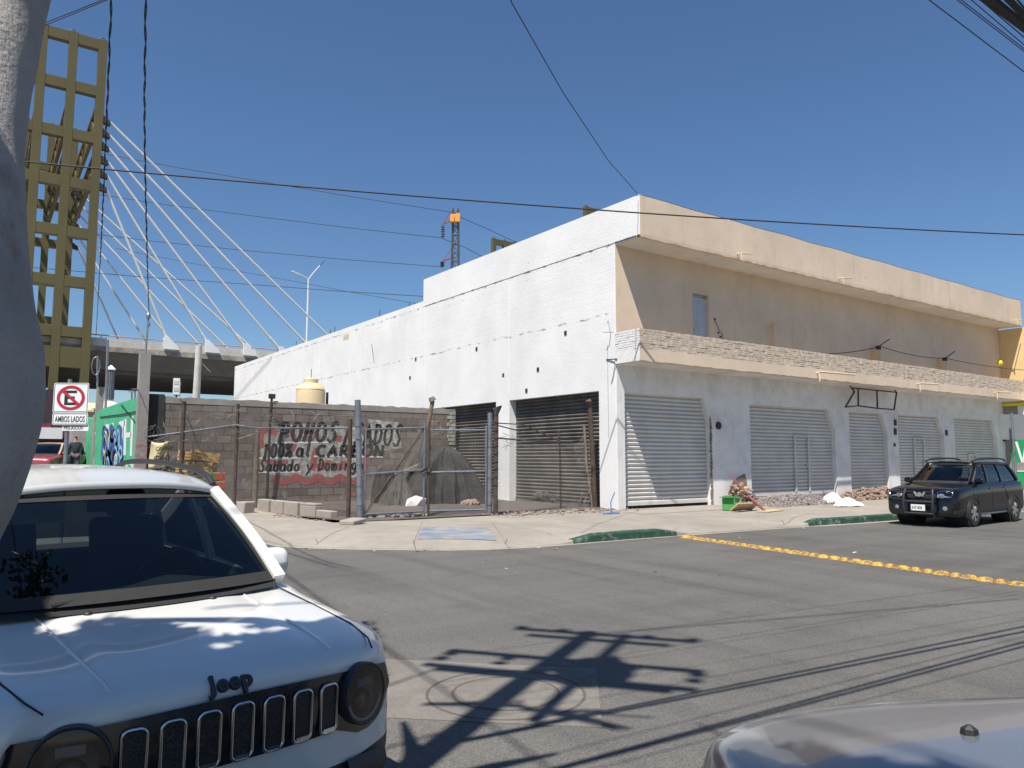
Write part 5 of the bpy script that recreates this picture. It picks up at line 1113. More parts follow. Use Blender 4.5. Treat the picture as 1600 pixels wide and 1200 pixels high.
# whitewashed tree by the camera, its unseen crown shaped for the shade it casts
def ed(px_, py_, D): return atd(px_, py_, D)
Dn = 1.55
cent = [(-420,1500,150),(-330,1190,138),(-232,960,126),(-116,800,110),(-64,660,110),(-52,570,105),(-62,470,98),(-74,330,98),(-58,200,84),(-28,100,71),(2,0,62),(38,-140,58),(78,-300,54),(114,-480,48)]
b = atd(-480, 1700, Dn); b = np.array([b[0], b[1], 0]); tr_ = thing('whitewashed_tree', 'thick whitewashed tree trunk close at the left edge of the picture', 'tree', b)
dn_ = lambda y: Dn+max(0, 400-y)*.0007
pts = [b]+[atd(x, y, dn_(y)) for x, y, r in cent]; rs = [.24]+[r/F*dn_(y) for x, y, r in cent]
def crspl(P, r, k=5):
    P = np.array(P); r = np.array(r); n = len(P); o = []; q = []
    for i in range(n-1):
        p0, p1, p2, p3 = P[max(i-1,0)], P[i], P[i+1], P[min(i+2,n-1)]
        for j in range(k):
            t = j/k; o.append(.5*((2*p1)+(-p0+p2)*t+(2*p0-5*p1+4*p2-p3)*t*t+(-p0+3*p1-3*p2+p3)*t**3)); q.append(r[i]+(r[i+1]-r[i])*(3*t*t-2*t**3))
    o.append(P[-1]); q.append(r[-1]); return o, q
o_, q_ = crspl(pts, rs); p = MB(); p.tube(o_, q_, 40)
s = N('whitewashed_bark'); cc = s.mix(s.ramp(s.noise(3,6,rough=.65), [(.3,0),(.7,1)]), (.27,.25,.235), (.40,.375,.355)); cc = s.mix(s.ramp(s.noise(5,8,s.map((1,1,.4)),.75), [(.60,0),(.70,.7)]), cc, (.22,.16,.13))
zz = s.math('MULTIPLY', s.xyz()[2], .25); cc = s.mix(s.ramp(s.math('ADD', zz, s.math('MULTIPLY', s.noise(4,4), .06)), [(.37,1),(.385,0)]), cc, (.16,.12,.10)); s.base(cc); s.bump(s.math('ADD', s.noise(14,8,s.map((1,1,.35)),.7), s.math('MULTIPLY', s.noise(60,5), .4)), .9, .02)
M['bark'] = s.pr(.9, spec=.2); p.build('trunk', M['bark'], tr_, smooth=80)
top = pts[-1]; p = MB(); random.seed(8)
for a in ((-.9,-.5,1.3),(.3,-.4,1.2),(-1.3,.2,.9),(-.2,.5,1.3)): p.tube([top, top+np.array(a)*.5+(0,0,.1), top+np.array(a)], [.08,.05,.02], 7)
p.build('limb', M['bark'], tr_)
p = MB()
CR = [(-15.5,-14.57,3.45,.5),(-15.35,-14.5,3.1,.35),(-15.75,-14.15,4.3,.95),(-15.2,-14.9,4.5,.8),(-16.4,-13.6,4.6,.9),(-16.3,-14.9,4.2,.9),(-15.6,-13.4,5.0,.7),(-16.9,-14.2,5.2,1.0),(-15.9,-14.6,5.3,.9)]  # lowest clusters added to shade the trunk below its sunlit top
def gap(q):  # leaves left out where sun should reach the bonnet and trunk top
    t = (.95-q[2])/SUN[2]; h = q+SUN*t; h0 = R_(-81.9); dx, dy = h[0]+14.07, h[1]+13.05
    lx = (dx*math.cos(h0)+dy*math.sin(h0))/.95; ly = (-dx*math.sin(h0)+dy*math.cos(h0))/.95
    if ly < -.42+.10*math.sin(9*lx) and -1.35 < lx < -.2: return True
    if -5 < lx < -.62+.16*math.sin(5*ly)+.10*math.sin(11*ly+1)+.10*ly and abs(ly) < 1.3: return False
    if -.46 < lx < -.14 and (-.14-lx) > .62*abs(ly-.42) and abs(ly-.42) > .022 and abs(lx+.37-.1*ly) > .015: return False
    if -.34 < lx < -.26 and -.05 < ly < .10: return False
    if lx > -.25 and ly > .62: return False
    tp_ = atd(8, 20, 1.66); d = q-tp_; along = d@(-SUN); return not (along > 0 and np.linalg.norm(d+SUN*along) < .17)
def out_of_frame(q):                                   # keeps the crown unseen over camera and car, its shade off the road
    v = q-CAM; D = v@_f
    if D > .05:
        x, y = 800+F*(v@_r)/D, 600-F*(v@_u)/D
        if x > -60 and y > -60: return False
    g = q+SUN*(-q[2]/SUN[2]); v = g-CAM; D = v@_f
    if D > .3:
        x, y = 800+F*(v@_r)/D, 600-F*(v@_u)/D
        if x > 590 and y < 1260: return False
    return gap(q)
for k, (x, y, z, r) in enumerate(CR): leaves(p, (x,y,z), r, 1500, .075, 40+k, keep=out_of_frame)
for k, (x, y, z, r) in enumerate(((-14.3,-14.6,5.0,1.3),(-13.6,-13.6,6.2,1.5),(-15.4,-12.4,5.6,1.5),(-14.4,-12.2,6.6,1.6),(-16.4,-12.0,4.8,1.4),(-16.8,-15.6,5.0,1.5),(-15.0,-16.2,5.2,1.4),(-12.6,-14.9,6.0,1.3))): leaves(p, (x,y,z), r, 1500, .10, 60+k, keep=out_of_frame)  # extra unseen leaf clusters, added to cut skylight on the white car
p.build('crown', lf, tr_)
# utility pole behind the picture: what casts the pole shadow on the road
def unsun(x, y, h): return np.array([x, y, 0.0])+np.array([SUN[0], SUN[1], SUN[2]])*(h/SUN[2])
HP = 11.4; tp = unsun(-10.06, -10.53, HP); pb = np.array([tp[0], tp[1], 0])
up_ = thing('utility_pole', 'tall utility pole with cross arms and a transformer overhead at the kerb', 'utility pole', pb)
sd = np.array([.6,-.8,0]); td = np.array([.8,.6,0])
p = MB(); p.tube([pb-sd*.14, tp-sd*.14], [.12,.085], 12); p.tube([pb+sd*.22+(0,0,6.9), tp+sd*.20], [.05,.06], 8); p.build('pole', M['conc'], up_, smooth=40)
p = MB()
for h, L, o_ in ((11.3,.85,.0),(10.9,.65,.0),(9.25,1.05,.16),(8.95,1.05,-.16),(8.5,.9,0)):
    c = pb+np.array([0,0,h])+td*o_; p.beam(c-sd*L, c+sd*L, .07, .09)
p.build('cross_arm', M['oldwood'], up_)
p = MB(); c = pb+np.array([0,0,8.9])+sd*.25+td*.1; p.lathe([(.20,-.45),(.24,-.4),(.24,.35),(.19,.4)], c, 18); p.box(c[0]-.16,c[0]+.16,c[1]-.27,c[1]+.27,c[2]-.25,c[2]+.2)
for k in (-.12,.12): p.lathe([(.05,0),(.07,.1),(.03,.25)], c+np.array([k,0,.45]), 8)
p.build('transformer', M['galv'], up_)
p = MB()
for h, L in ((11.3,.8),(9.25,1.0),(8.95,1.0)):
    for k in (-1,-.5,.5,1): p.lathe([(.03,0),(.07,.06),(.03,.14)], pb+sd*L*k+np.array([0,0,h+.06]), 8)
for k in range(5): a = pb+np.array([0,0,7.5+random.uniform(-.4,.5)]); p.tube([a, a+sd*random.uniform(-.6,.8)+np.array([0,0,random.uniform(-.5,.3)]), a+sd*random.uniform(-.9,.9)], random.uniform(.015,.035), 6)
p.build('insulator', M['galv'], up_)

# ---- overhead cables
def wire(pts, r, label, n=24, s=0.0, name='overhead_cable', group=None, tw=0.0, m='cable'):
    p = MB(); P = sag(pts[0], pts[1], s, n) if len(pts) == 2 else pts
    if tw:
        P = [np.array(q) for q in P]; L = np.cumsum([0]+[np.linalg.norm(b-a) for a, b in zip(P[:-1], P[1:])])
        for ph in (0, 2.1): p.tube([q+tw*(ur*math.cos(l*8+ph)+un*math.sin(l*8+ph)) for q, l in zip(P, L)], r, 4)
    else: p.tube(P, r, 5)
    return tag(p.build(name, M[m], origin=P[0], smooth=60), label, 'cable', group)
def dz(px_, py_, z): d = ray(px_, py_); return CAM+d*(z-CAM[2])/d[2]
a, b = dz(-60,243,8.2), dz(1700,371,8.2); mid = dz(700,309,8.2)
P = sag(a, b, .22, 40); wire(P, .02, 'thick black cable crossing the whole sky in front of the building')
LT = atd(710,333,72)
for k, (q0, q1, q2, lb) in enumerate((((150,238),(400,282),(708,332),'topmost thin line running left from the lattice pole'),((100,296),(400,338),(692,372),'second thin line from the top, left of the lattice pole'),((80,358),(400,393),(691,417),'third thin line from the top, left of the lattice pole'),((40,417),(400,445),(661,463),'lowest long thin line passing in front of the stays'),((180,388),(420,432),(660,476),'faint line sloping down to the notch of the white wall'))):
    wire([atd(*q0,70), atd((q0[0]+q1[0])/2,(q0[1]+q1[1])/2+1.5,70.5), atd(*q1,71), atd((q1[0]+q2[0])/2,(q1[1]+q2[1])/2+1,71.5), atd(*q2,72 if k < 3 else 66)], .028 if k < 4 else .02, lb)
wire([atd(711,336,72), atd(760,357,76), atd(820,385,82)], .028, 'thin line sloping down right from the top of the lattice pole')
wire([atd(692,373,72), atd(725,386,76), atd(790,420,84)], .028, 'thin line sloping down right from the upper insulator')
def catw(pxs, Ds, r, lb, tw):
    P = [atd(x, y, D) for (x, y), D in zip(pxs, Ds)]; o, _ = crspl(P, [0]*len(P), 40); return wire(o, r, lb, tw=tw)
catw(((181,-200),(174,0),(166,200),(157,400),(150,524)), (8,9.5,12,18,30), .0075, 'left of two twisted black cables hanging down by the pylon', .010)
catw(((224,-200),(227.5,0),(226,200),(230,400),(233,493)), (8,9,11.5,16,22.6), .0075, 'right twisted black cable dropping to the pipe on the concrete column', .010)
wire([atd(240,-30,40), atd(60,44,52)], .03, 'lower of two thin wires at the top left corner'); wire([atd(170,-4,40), atd(60,40,52)], .03, 'upper of two thin wires at the top left corner')
cor = np.array([-.1,-1.04,9.03]); wire([atd(740,-140,11), atd(800,5,13), atd(880,145,16), atd(950,250,19), cor], .010, 'thin wire dropping to the top corner of the white building')
# street cables: each one lies where its line of sight plane meets the plane of its shadow on the road
def street_cable(img, gl, r, lb):
    n1 = np.cross(ray(*img[0]), ray(*img[1])); g0, g1 = onz(*gl[0]), onz(*gl[1]); n2 = np.cross(g1-g0, SUN); d = np.cross(n1, n2); d /= d[0]
    q = np.linalg.lstsq(np.array([n1, n2]), np.array([n1@CAM, n2@g0]), rcond=None)[0]; q = q-d*(q[0]+8.0)      # the point at x = -8
    P = []
    for x in np.concatenate([np.linspace(-14.9, 0, 30), np.linspace(1.5, 60, 20)]):
        t = x+8.0; c2 = -d[2]/(2*22.0); P.append(q+d*t+np.array([0,0,c2*max(0,t-2)**2]))
    wire(P, r, lb)
for x0, y1, ga, gb, r, lb in ((1452,112,(1080,975),(1560,912),.005,'lowest single wire of the bundle at the top right corner'),(1496,80,(1080,1005),(1600,922),.004,'grey wire above the lowest one in the top right bundle'),(1502,76,(1080,1012),(1600,927),.004,'paired grey wire in the top right bundle'),
    (1518,70,(1090,1040),(1600,955),.0035,'third thin wire of the top right bundle'),(1532,58,(1090,1062),(1600,968),.004,'fourth thin wire of the top right bundle'),(1538,46,(1090,1082),(1600,979),.017,'thick black cable of the top right bundle, lower'),(1548,40,(1090,1087),(1600,987),.019,'thick black cable of the top right bundle, middle'),
    (1556,36,(1280,1089),(1600,1003),.016,'thick brown black cable of the top right bundle'),(1570,30,(1090,1122),(1600,995),.005,'thin wire between the thick cables at the top right'),(1578,22,(1290,1092),(1600,1010),.017,'upper thick cable at the very top right corner'),(1590,12,(1090,1160),(1600,1030),.005,'last thin wire in the top right corner')):
    street_cable(((x0,0),(1600,y1)), (ga, gb), r, lb)
for k, (g0, g1, h, lb) in enumerate((((700,1040),(600,1075),8.1,'cable overhead running left from the cross arm'),((935,990),(1300,960),10.3,'upper cable overhead running right from the pole top'),((450,900),(640,1040),8.6,'side street cable overhead above the white car'),((740,1130),(600,1170),7.4,'lower cable overhead running left from the pole'),((1090,1130),(1160,1165),8.0,'short service cable overhead'))):
    a, b = onz(*g0), onz(*g1); a3, b3 = unsun(a[0],a[1],h), unsun(b[0],b[1],h); d = b3-a3; wire([a3-d*(.0 if k != 2 else .6), b3+d*1.0], .014, lb)

# ---- scraps of paper and leaves blown along the kerb
p = MB(); random.seed(77)
for k in range(90):
    if k < 55: t = random.random()*17.5; i0 = 6+int(t); q = np.array(K[i0][:2])*(1-t%1)+np.array(K[i0+1][:2])*(t%1)+np.array([random.gauss(0,.12),-.12-abs(random.gauss(0,.25))]); z = .012
    else: q = np.array([random.uniform(-9,4), random.uniform(-9,-5)]); z = .010
    a_ = random.uniform(0,6.3); s_ = random.choice((.012,.018,.025,.035)); u = np.array([math.cos(a_),math.sin(a_),random.uniform(-.1,.25)])*s_; v = np.array([-math.sin(a_),math.cos(a_),random.uniform(-.1,.25)])*s_*.6; c = np.array([*q,z])
    p.add([c-u-v,c+u-v*.6,c+u*.8+v,c-u*.7+v], [(0,1,2,3)], 0 if random.random() < .25 else 1)
tag(p.build('litter', [M['lconc'], M['oldwood']], origin=(-5,-5,0)), 'dry leaves and scraps of paper scattered along the kerb and road', 'litter', kind='stuff')

# ---- the person walking away
def person():
    base = atd(118, 700, 31.5); zg = rampz(base[1]); base[2] = zg
    q = thing('person', 'person seen from behind in a dark navy jacket walking up the side street', 'person', base)
    f_ = np.array([.1,1,0]); f_ /= np.linalg.norm(f_); s_ = np.array([f_[1],-f_[0],0])
    def V(s, f, z): return base+s_*s+f_*f+np.array([0,0,z])
    def skin(parts, name, m, parent):
        bm = bmesh.new(); sk = bm.verts.layers.skin.verify(); first = True; cache = {}
        for ch in parts:
            prev = None
            for (k, s, f, z, r) in ch:
                if k in cache: v = cache[k]
                else:
                    v = bm.verts.new(tuple(V(s,f,z)-base)); v[sk].radius = (r if not isinstance(r, tuple) else r); cache[k] = v
                    if first: v[sk].use_root = True; first = False
                if prev is not None: bm.edges.new((prev, v))
                prev = v
        me = bpy.data.meshes.new(name); bm.to_mesh(me); bm.free(); ob = bpy.data.objects.new(name, me); COL.objects.link(ob)
        md = ob.modifiers.new('skin','SKIN'); md.use_smooth_shade = True; sb = ob.modifiers.new('sub','SUBSURF'); sb.levels = 2; sb.render_levels = 2
        bpy.context.view_layer.update(); m2 = bpy.data.meshes.new_from_object(ob.evaluated_get(bpy.context.evaluated_depsgraph_get())); m2.name = name; m2.materials.clear(); m2.materials.append(m)
        bpy.data.objects.remove(ob); o2 = bpy.data.objects.new(name, m2); COL.objects.link(o2); o2.parent = parent; return o2
    T = lambda a, b: (a, b)
    body = [[('pel',0,0,.95,T(.13,.10)),('wai',0,.0,1.12,T(.12,.09)),('che',0,.02,1.32,T(.15,.10)),('nec',0,.02,1.47,T(.05,.05)),('hea',0,.05,1.56,T(.075,.085)),('hd2',0,.05,1.64,T(.07,.085))]]
    for sg_, st in ((-1,.22),(1,-.18)):
        n = 'L' if sg_ < 0 else 'R'
        body += [[('pel',0,0,.95,0),('hip'+n,sg_*.10,0,.90,T(.09,.09)),('kne'+n,sg_*.10,st*.6+.05,.50,T(.06,.065)),('ank'+n,sg_*.10,st,.10,T(.04,.045)),('toe'+n,sg_*.11,st+.17,.04,T(.04,.03))],
                 [('che',0,.02,1.32,0),('sho'+n,sg_*.17,.02,1.38,T(.06,.06)),('elb'+n,sg_*.25,-.02,1.12,T(.045,.045)),('wri'+n,sg_*.26,.06-st*.3,.88,T(.03,.025)),('han'+n,sg_*.26,.08-st*.3,.80,T(.035,.018))]]
        for k in range(5): body.append([('han'+n,0,0,0,0),('f%d%s' % (k,n), sg_*(.235+.012*k), .07+.012*k-st*.3+(.03 if k == 4 else 0), (.72 if k < 4 else .775)-.006*abs(k-1.5), T(.009,.008))])
    skin(body, 'body', M['skin'], q)
    jk = [[('pel',0,0,.90,T(.165,.125)),('wai',0,0,1.12,T(.16,.125)),('che',0,.02,1.33,T(.18,.13)),('nec',0,.02,1.45,T(.085,.08))]]
    for sg_, st in ((-1,.22),(1,-.18)): n = 'L' if sg_ < 0 else 'R'; jk.append([('che',0,0,0,0),('sho'+n,sg_*.18,.02,1.38,T(.085,.08)),('elb'+n,sg_*.26,-.02,1.12,T(.068,.068)),('wri'+n,sg_*.265,.06-st*.3,.90,T(.05,.045))])
    skin(jk, 'jacket', M['jacket'], q)
    tr2 = [[('pel',0,0,.95,T(.15,.12))]]
    for sg_, st in ((-1,.22),(1,-.18)): n = 'L' if sg_ < 0 else 'R'; tr2.append([('pel',0,0,0,0),('hip'+n,sg_*.10,0,.86,T(.105,.105)),('kne'+n,sg_*.10,st*.6+.05,.50,T(.08,.08)),('ank'+n,sg_*.10,st,.13,T(.065,.065))])
    skin(tr2, 'trousers', M['jeans'], q)
    hr = [[('a',0,.035,1.62,T(.088,.10)),('b',0,.03,1.69,T(.075,.085))]]; skin(hr, 'hair', M['ink'], q)
    p = MB()
    for sg_, st in ((-1,.22),(1,-.18)): c = V(sg_*.105, st+.07, .045); p.obox(c, s_*.05, f_*.14, (0,0,.045))
    p.build('shoe', M['black'], q)
person()

# ================================================================== VEHICLES (local frame: x forward from the nose, y left, z up)
def pchip(V, k):
    V = np.array(V, float); n = len(V); d = V[1:]-V[:-1]; m = np.zeros_like(V); m[0] = d[0]; m[-1] = d[-1]
    for i in range(1, n-1):
        a, b = d[i-1], d[i]; m[i] = np.where(a*b > 0, 2*a*b/(a+b+1e-12*(a+b == 0)), 0)
    out = []
    for i in range(n-1):
        for j in range(k):
            t = j/k; out.append((2*t**3-3*t*t+1)*V[i]+(t**3-2*t*t+t)*m[i]+(-2*t**3+3*t*t)*V[i+1]+(t**3-t*t)*m[i+1])
    out.append(V[-1]); return np.array(out)
def body(parent, ST, cab, mats, kx=4, kr=3, name='body', smooth=38):
    """loft through half rings; mats = paint, inside, cladding"""
    A = np.array([[[x, y, z] for (y, z) in ring] for x, ring in ST], float)
    A = pchip(A, kx); A = np.transpose(pchip(np.transpose(A, (1,0,2)), kr), (1,0,2))
    mb = MB(); ns, nr, _ = A.shape
    full = np.concatenate([A, (A*np.array([1,-1,1]))[:, ::-1][:, 1:]], axis=1); nf = full.shape[1]
    for i in range(ns): mb.v += [tuple(q) for q in full[i]]
    for i in range(ns-1):
        xm = (full[i,0,0]+full[i+1,0,0])/2
        for j in range(nf-1):
            jj = min(j, nf-2-j); mi = 0
            if jj < 3*kr and cab[0] > xm > cab[1]: mi = 1
            if jj >= 6*kr: mi = 2
            mb.f.append((i*nf+j, i*nf+j+1, (i+1)*nf+j+1, (i+1)*nf+j)); mb.m.append(mi)
    mb.f += [tuple(range(nf)), tuple(range((ns-1)*nf, ns*nf))[::-1]]; mb.m += [0, 0]
    ob = mb.build(name, mats, parent, smooth=smooth); return ob
def mir(q): return np.array([q[0], -q[1], q[2]])
def greenhouse(parent, base, top, paint_, gl_w, gl_s, ws_bulge=.14, top_bulge=.08, crown=.05, pw=.055, dark=None, rear_x=.08, rails=True, back=None):
    base = [np.array(b, float) for b in base]; top = [np.array(t, float) for t in top]; n = len(base)
    # windscreen
    def scr(b, t, s, bb, tb):
        rows = []
        for v in np.linspace(0, 1, 9):
            a = b*(1-v)+t*v; bu = (bb*(1-v)+tb*v)*s; row = []
            for u in np.linspace(-1, 1, 17): row.append(np.array([a[0]+bu*(1-abs(u)**2.2), a[1]*u, a[2]+.02*math.sin(math.pi*v)+.012*(1-u*u)]))
            rows.append(row)
        return rows
    p = MB(); p.grid(scr(base[0], top[0], 1, ws_bulge, top_bulge)); ws = p.build('windscreen', gl_w, parent, smooth=60)
    p = MB(); p.grid(scr(base[-1], top[-1], -1, rear_x, rear_x)); p.build('rear_window', back or gl_s, parent, smooth=60)
    # ceramic border of the windscreen
    R = scr(base[0], top[0], 1, ws_bulge, top_bulge); Rn = [[np.array(q)+np.array([.004,0,.003]) for q in r] for r in R]
    p = MB(); lerp = lambda a, b, t: a*(1-t)+b*t
    p.grid([Rn[-1], [lerp(a, b, .45) for a, b in zip(Rn[-1], Rn[-2])]]); p.grid([Rn[0], [lerp(a, b, .7) for a, b in zip(Rn[0], Rn[1])]])
    for e, e2 in ((0,1),(16,15)): p.grid([[r[e] for r in Rn], [lerp(r[e], r[e2], .55) for r in Rn]])
    p.build('screen_border', M['dark_in'], ws, smooth=60)
    # side panes and pillars, both sides
    for fl in (lambda q: q, mir):
        for i in range(n-1):
            a, b, c, d = fl(base[i]), fl(base[i+1]), fl(top[i+1]), fl(top[i]); rows = []
            for v in np.linspace(0, 1, 5): rows.append([lerp(lerp(a, b, u), lerp(d, c, u), v)+np.array([0, math.copysign(.018, a[1])*math.sin(math.pi*v), 0]) for u in np.linspace(0, 1, 5)])
            p = MB(); p.grid(rows); p.build('side_window', gl_s if i < 1 else (dark or gl_s), parent, smooth=60)
        p = MB()
        for i in range(n):
            w_ = pw*(1.5 if i in (0, n-1) else 1.0); P = [lerp(fl(base[i]), fl(top[i]), v)+np.array([0, math.copysign(.018, base[i][1])*math.sin(math.pi*v), 0]) for v in np.linspace(-.005, 1.02, 7)]
            for q0, q1 in zip(P[:-1], P[1:]): p.beam(q0, q1, w_ if i else w_*.8, w_*.75, up=(0,1,0))
        for i in range(n-1): p.beam(fl(top[i]), fl(top[i+1]), .06, .07)
        p.build('pillar', paint_, parent, smooth=40)
    rows = []
    T = pchip(np.array(top), 4); m = len(T)
    for k, t in enumerate(T):
        u_ = k/(m-1); rise = crown*(1-.0*abs(2*u_-1)**3)
        rows.append([np.array([t[0]+(top_bulge*(1-abs(s)**2.2) if k == 0 else (-rear_x*(1-abs(s)**2.2) if k == m-1 else 0))*1.0, (t[1]+.035)*s, t[2]+.03+rise*(1-abs(s)**2.6)]) for s in np.linspace(-1, 1, 21)])
    e0 = [q+np.array([.015,0,-.035]) for q in rows[0]]; e1 = [q+np.array([-.03,0,-.05]) for q in rows[-1]]
    rows = [e0]+rows+[e1]; p = MB(); p.grid(rows)
    for s in (0, 20): p.grid([[r[s] for r in rows], [r[s]+np.array([0, .012*(1 if s else -1), -.06]) for r in rows]])
    rf_ = p.build('roof', paint_, parent, smooth=50); rf_.modifiers.new('s', 'SOLIDIFY').thickness = .02
    p = MB(); p.grid([[q+np.array([0,0,-.045]) for q in r[2:-2]] for r in rows[1:-1]]); p.build('headliner', M['interior'], parent, smooth=50)
    return rows
def wheel(parent, x, y, r, w_, side, spokes=5, alloy='alloy'):
    p = MB(); pr = [(r*.62,-w_/2),(r*.9,-w_/2),(r*.985,-w_*.36),(r,-w_*.2),(r,w_*.2),(r*.985,w_*.36),(r*.9,w_/2),(r*.64,w_/2),(r*.62,w_*.3)]
    p.lathe(pr, (x,y,r), 36, ax=(0,side,0)); ob = p.build('wheel', M['black'], parent, smooth=45)
    p = MB(); p.lathe([(r*.63,w_*.30),(r*.66,w_*.46),(r*.62,w_*.49),(r*.585,w_*.44),(r*.57,w_*.1),(.01,w_*.1)], (x,y,r), 32, ax=(0,side,0), m=1); p.lathe([(r*.16,w_*.3),(r*.15,w_*.44),(.02,w_*.46)], (x,y,r), 14, ax=(0,side,0))
    for k in range(spokes):
        a = 2*math.pi*k/spokes+.3; d = np.array([math.cos(a),0,math.sin(a)]); t = np.array([-math.sin(a),0,math.cos(a)]); c = np.array([x,y+side*w_*.40,r])
        p.prism([c+d*r*.1+t*r*.09, c+d*r*.60+t*r*.15, c+d*r*.60-t*r*.15, c+d*r*.1-t*r*.09], (0,side*w_*.06,0))
    p.build('rim', [M[alloy], M['dark_in']], ob, smooth=40); return ob
def arch(parent, x, y, r, side, m='trim', wd=.07):
    p = MB(); n = 28; a0 = -12
    p.lathe([(r+.03,-.45),(r+.03,-.004),(.02,-.004)], (x,y,r*.93), 36, ax=(0,side,0))
    p.build('wheel_well', M['dark_in'], parent)
    p = MB(); A = [R_(a0+(180-2*a0)*k/n) for k in range(n+1)]
    prof = [(r+.02,.004),(r+.035,.03),(r+wd,.026),(r+wd+.012,-.02)]
    p.grid([[(x+q*math.cos(a), y+side*o, r*.93+q*math.sin(a)) for a in A] for q, o in prof]); p.build('arch_trim', M[m], parent, smooth=40)
def seat(parent, x, y, z, m):
    p = MB(); p.obox((x,y,z),(.25,0,0),(0,.24,0),(0,0,.08)); p.obox((x-.30,y,z+.33),(.06,0,.0),(0,.23,0),(-.07,0,.32)); p.obox((x-.40,y,z+.74),(.05,0,0),(0,.13,0),(-.01,0,.09))
    ob = p.build('seat', m, parent); bv = ob.modifiers.new('b','BEVEL'); bv.width = .05; bv.segments = 3
def steering(parent, x, y, z, m, r=.18):
    p = MB(); p.tube([(x+.09*math.sin(a)*1.0-.0, y+r*math.cos(a), z+r*.92*math.sin(a)) for a in np.linspace(0,2*math.pi,28)[:-1]], .017, 7, closed=True); p.beam((x,y-r,z),(x,y+r,z),.03,.05); p.tube([(x,y,z),(x+.3,y,z-.15)], .03, 8); p.build('steering_wheel', m, parent, smooth=60)
def mirror(parent, c, side, paint_, L=.20, H=.155, D=.13):
    rows = []; c = np.array(c, float)
    for u in np.linspace(0, 1, 9):
        k = min(1, math.sin(math.pi*min(1, .16+u*.72))*1.5)**.5; rows.append([c+np.array([math.copysign(abs(math.cos(a))**.7, math.cos(a))*D*.5*k*(1.2 if math.cos(a) > 0 else .75), side*L*u, math.copysign(abs(math.sin(a))**.6, math.sin(a))*H*.5*k]) for a in np.linspace(0, 2*math.pi, 17)])
    p = MB(); p.grid(rows); p.add(rows[-1][:-1], [tuple(range(16))]); p.add(rows[0][:-1], [tuple(range(16))]); ob = p.build('mirror', paint_, parent, smooth=60)
    p = MB(); p.beam(c+np.array([0,-side*.09,-.05]), c+np.array([0,side*.04,-.03]), .05, .05); p.build('mirror_arm', M['trim'], ob)
    p = MB(); p.add([c+np.array([-.052,side*(.03+(L-.07)*u),H*.36*v]) for u, v in ((0,-1),(1,-.8),(1,.8),(0,1))], [(0,1,2,3)]); p.build('mirror_glass', M['satin'], ob)

# ---- white car in the left foreground
JS, JH = .94, R_(-81.2)
JP = (-14.07, -13.05, 0)
jp = thing('parked_car', 'white compact off road car with seven slot grille nose towards the camera', 'car', JP, JH, JS, local=True)
DZ = -.045
def Z(ring): return [(y, z+DZ) for y, z in ring]
JT = [(-.040, [(0,.86),(.10,.859),(.18,.857),(.24,.852),(.27,.82),(.28,.66),(.28,.47),(.27,.30),(0,.29)]),
 (-.052, [(0,.905),(.16,.903),(.27,.899),(.36,.888),(.40,.83),(.41,.67),(.41,.47),(.39,.29),(0,.28)]),
 (-.080, [(0,.930),(.22,.928),(.36,.922),(.48,.905),(.54,.84),(.55,.68),(.55,.47),(.52,.29),(0,.28)]),
 (-.120, [(0,.945),(.26,.943),(.42,.936),(.575,.914),(.645,.85),(.665,.69),(.665,.48),(.62,.28),(0,.27)]),
 (-.175, [(0,.960),(.28,.958),(.44,.950),(.645,.925),(.735,.865),(.765,.70),(.768,.485),(.71,.275),(0,.27)]),
 (-.25, [(0,.974),(.29,.972),(.445,.962),(.69,.940),(.795,.88),(.835,.715),(.838,.49),(.77,.27),(0,.26)]),
 (-.40, [(0,.995),(.30,.993),(.45,.980),(.725,.960),(.855,.905),(.893,.73),(.896,.50),(.82,.26),(0,.25)]),
 (-.80, [(0,1.035),(.31,1.033),(.46,1.018),(.74,.998),(.865,.945),(.90,.76),(.90,.50),(.83,.25),(0,.24)]),
 (-1.16, [(0,1.075),(.32,1.073),(.47,1.060),(.735,1.042),(.865,.985),(.90,.79),(.90,.50),(.83,.25),(0,.24)]),
 (-1.24, [(0,1.06),(.32,1.06),(.60,1.055),(.735,1.06),(.865,1.00),(.90,.80),(.90,.50),(.83,.25),(0,.24)]),
 (-1.42, [(0,1.02),(.32,1.02),(.62,1.02),(.735,1.085),(.865,1.02),(.90,.81),(.90,.50),(.83,.25),(0,.24)]),
 (-1.75, [(0,.95),(.32,.95),(.62,.96),(.735,1.095),(.865,1.03),(.90,.82),(.90,.50),(.83,.25),(0,.24)]),
 (-1.82, [(0,.55),(.32,.55),(.66,.60),(.735,1.097),(.865,1.03),(.90,.82),(.90,.50),(.83,.25),(0,.24)]),
 (-2.9, [(0,.55),(.32,.55),(.66,.62),(.735,1.12),(.865,1.05),(.90,.84),(.90,.50),(.83,.25),(0,.24)]),
 (-3.85, [(0,.60),(.32,.60),(.64,.66),(.72,1.13),(.86,1.06),(.895,.85),(.89,.50),(.80,.27),(0,.26)]),
 (-4.08, [(0,1.08),(.32,1.08),(.6,1.08),(.70,1.10),(.83,1.03),(.86,.85),(.86,.50),(.76,.30),(0,.29)]),
 (-4.20, [(0,.98),(.32,.98),(.55,.98),(.66,.97),(.78,.93),(.80,.80),(.80,.50),(.70,.34),(0,.33)])]
body(jp, [(x, Z(r)) for x, r in JT], (-1.2,-4.15), [M['jeep_paint'], M['interior'], M['trim']], kx=5, kr=4)
def JF(y, z, d=0.0): return np.array([-.034+d-.255*abs(y)**2.6-.02*max(0,.9+DZ-z), y, z])
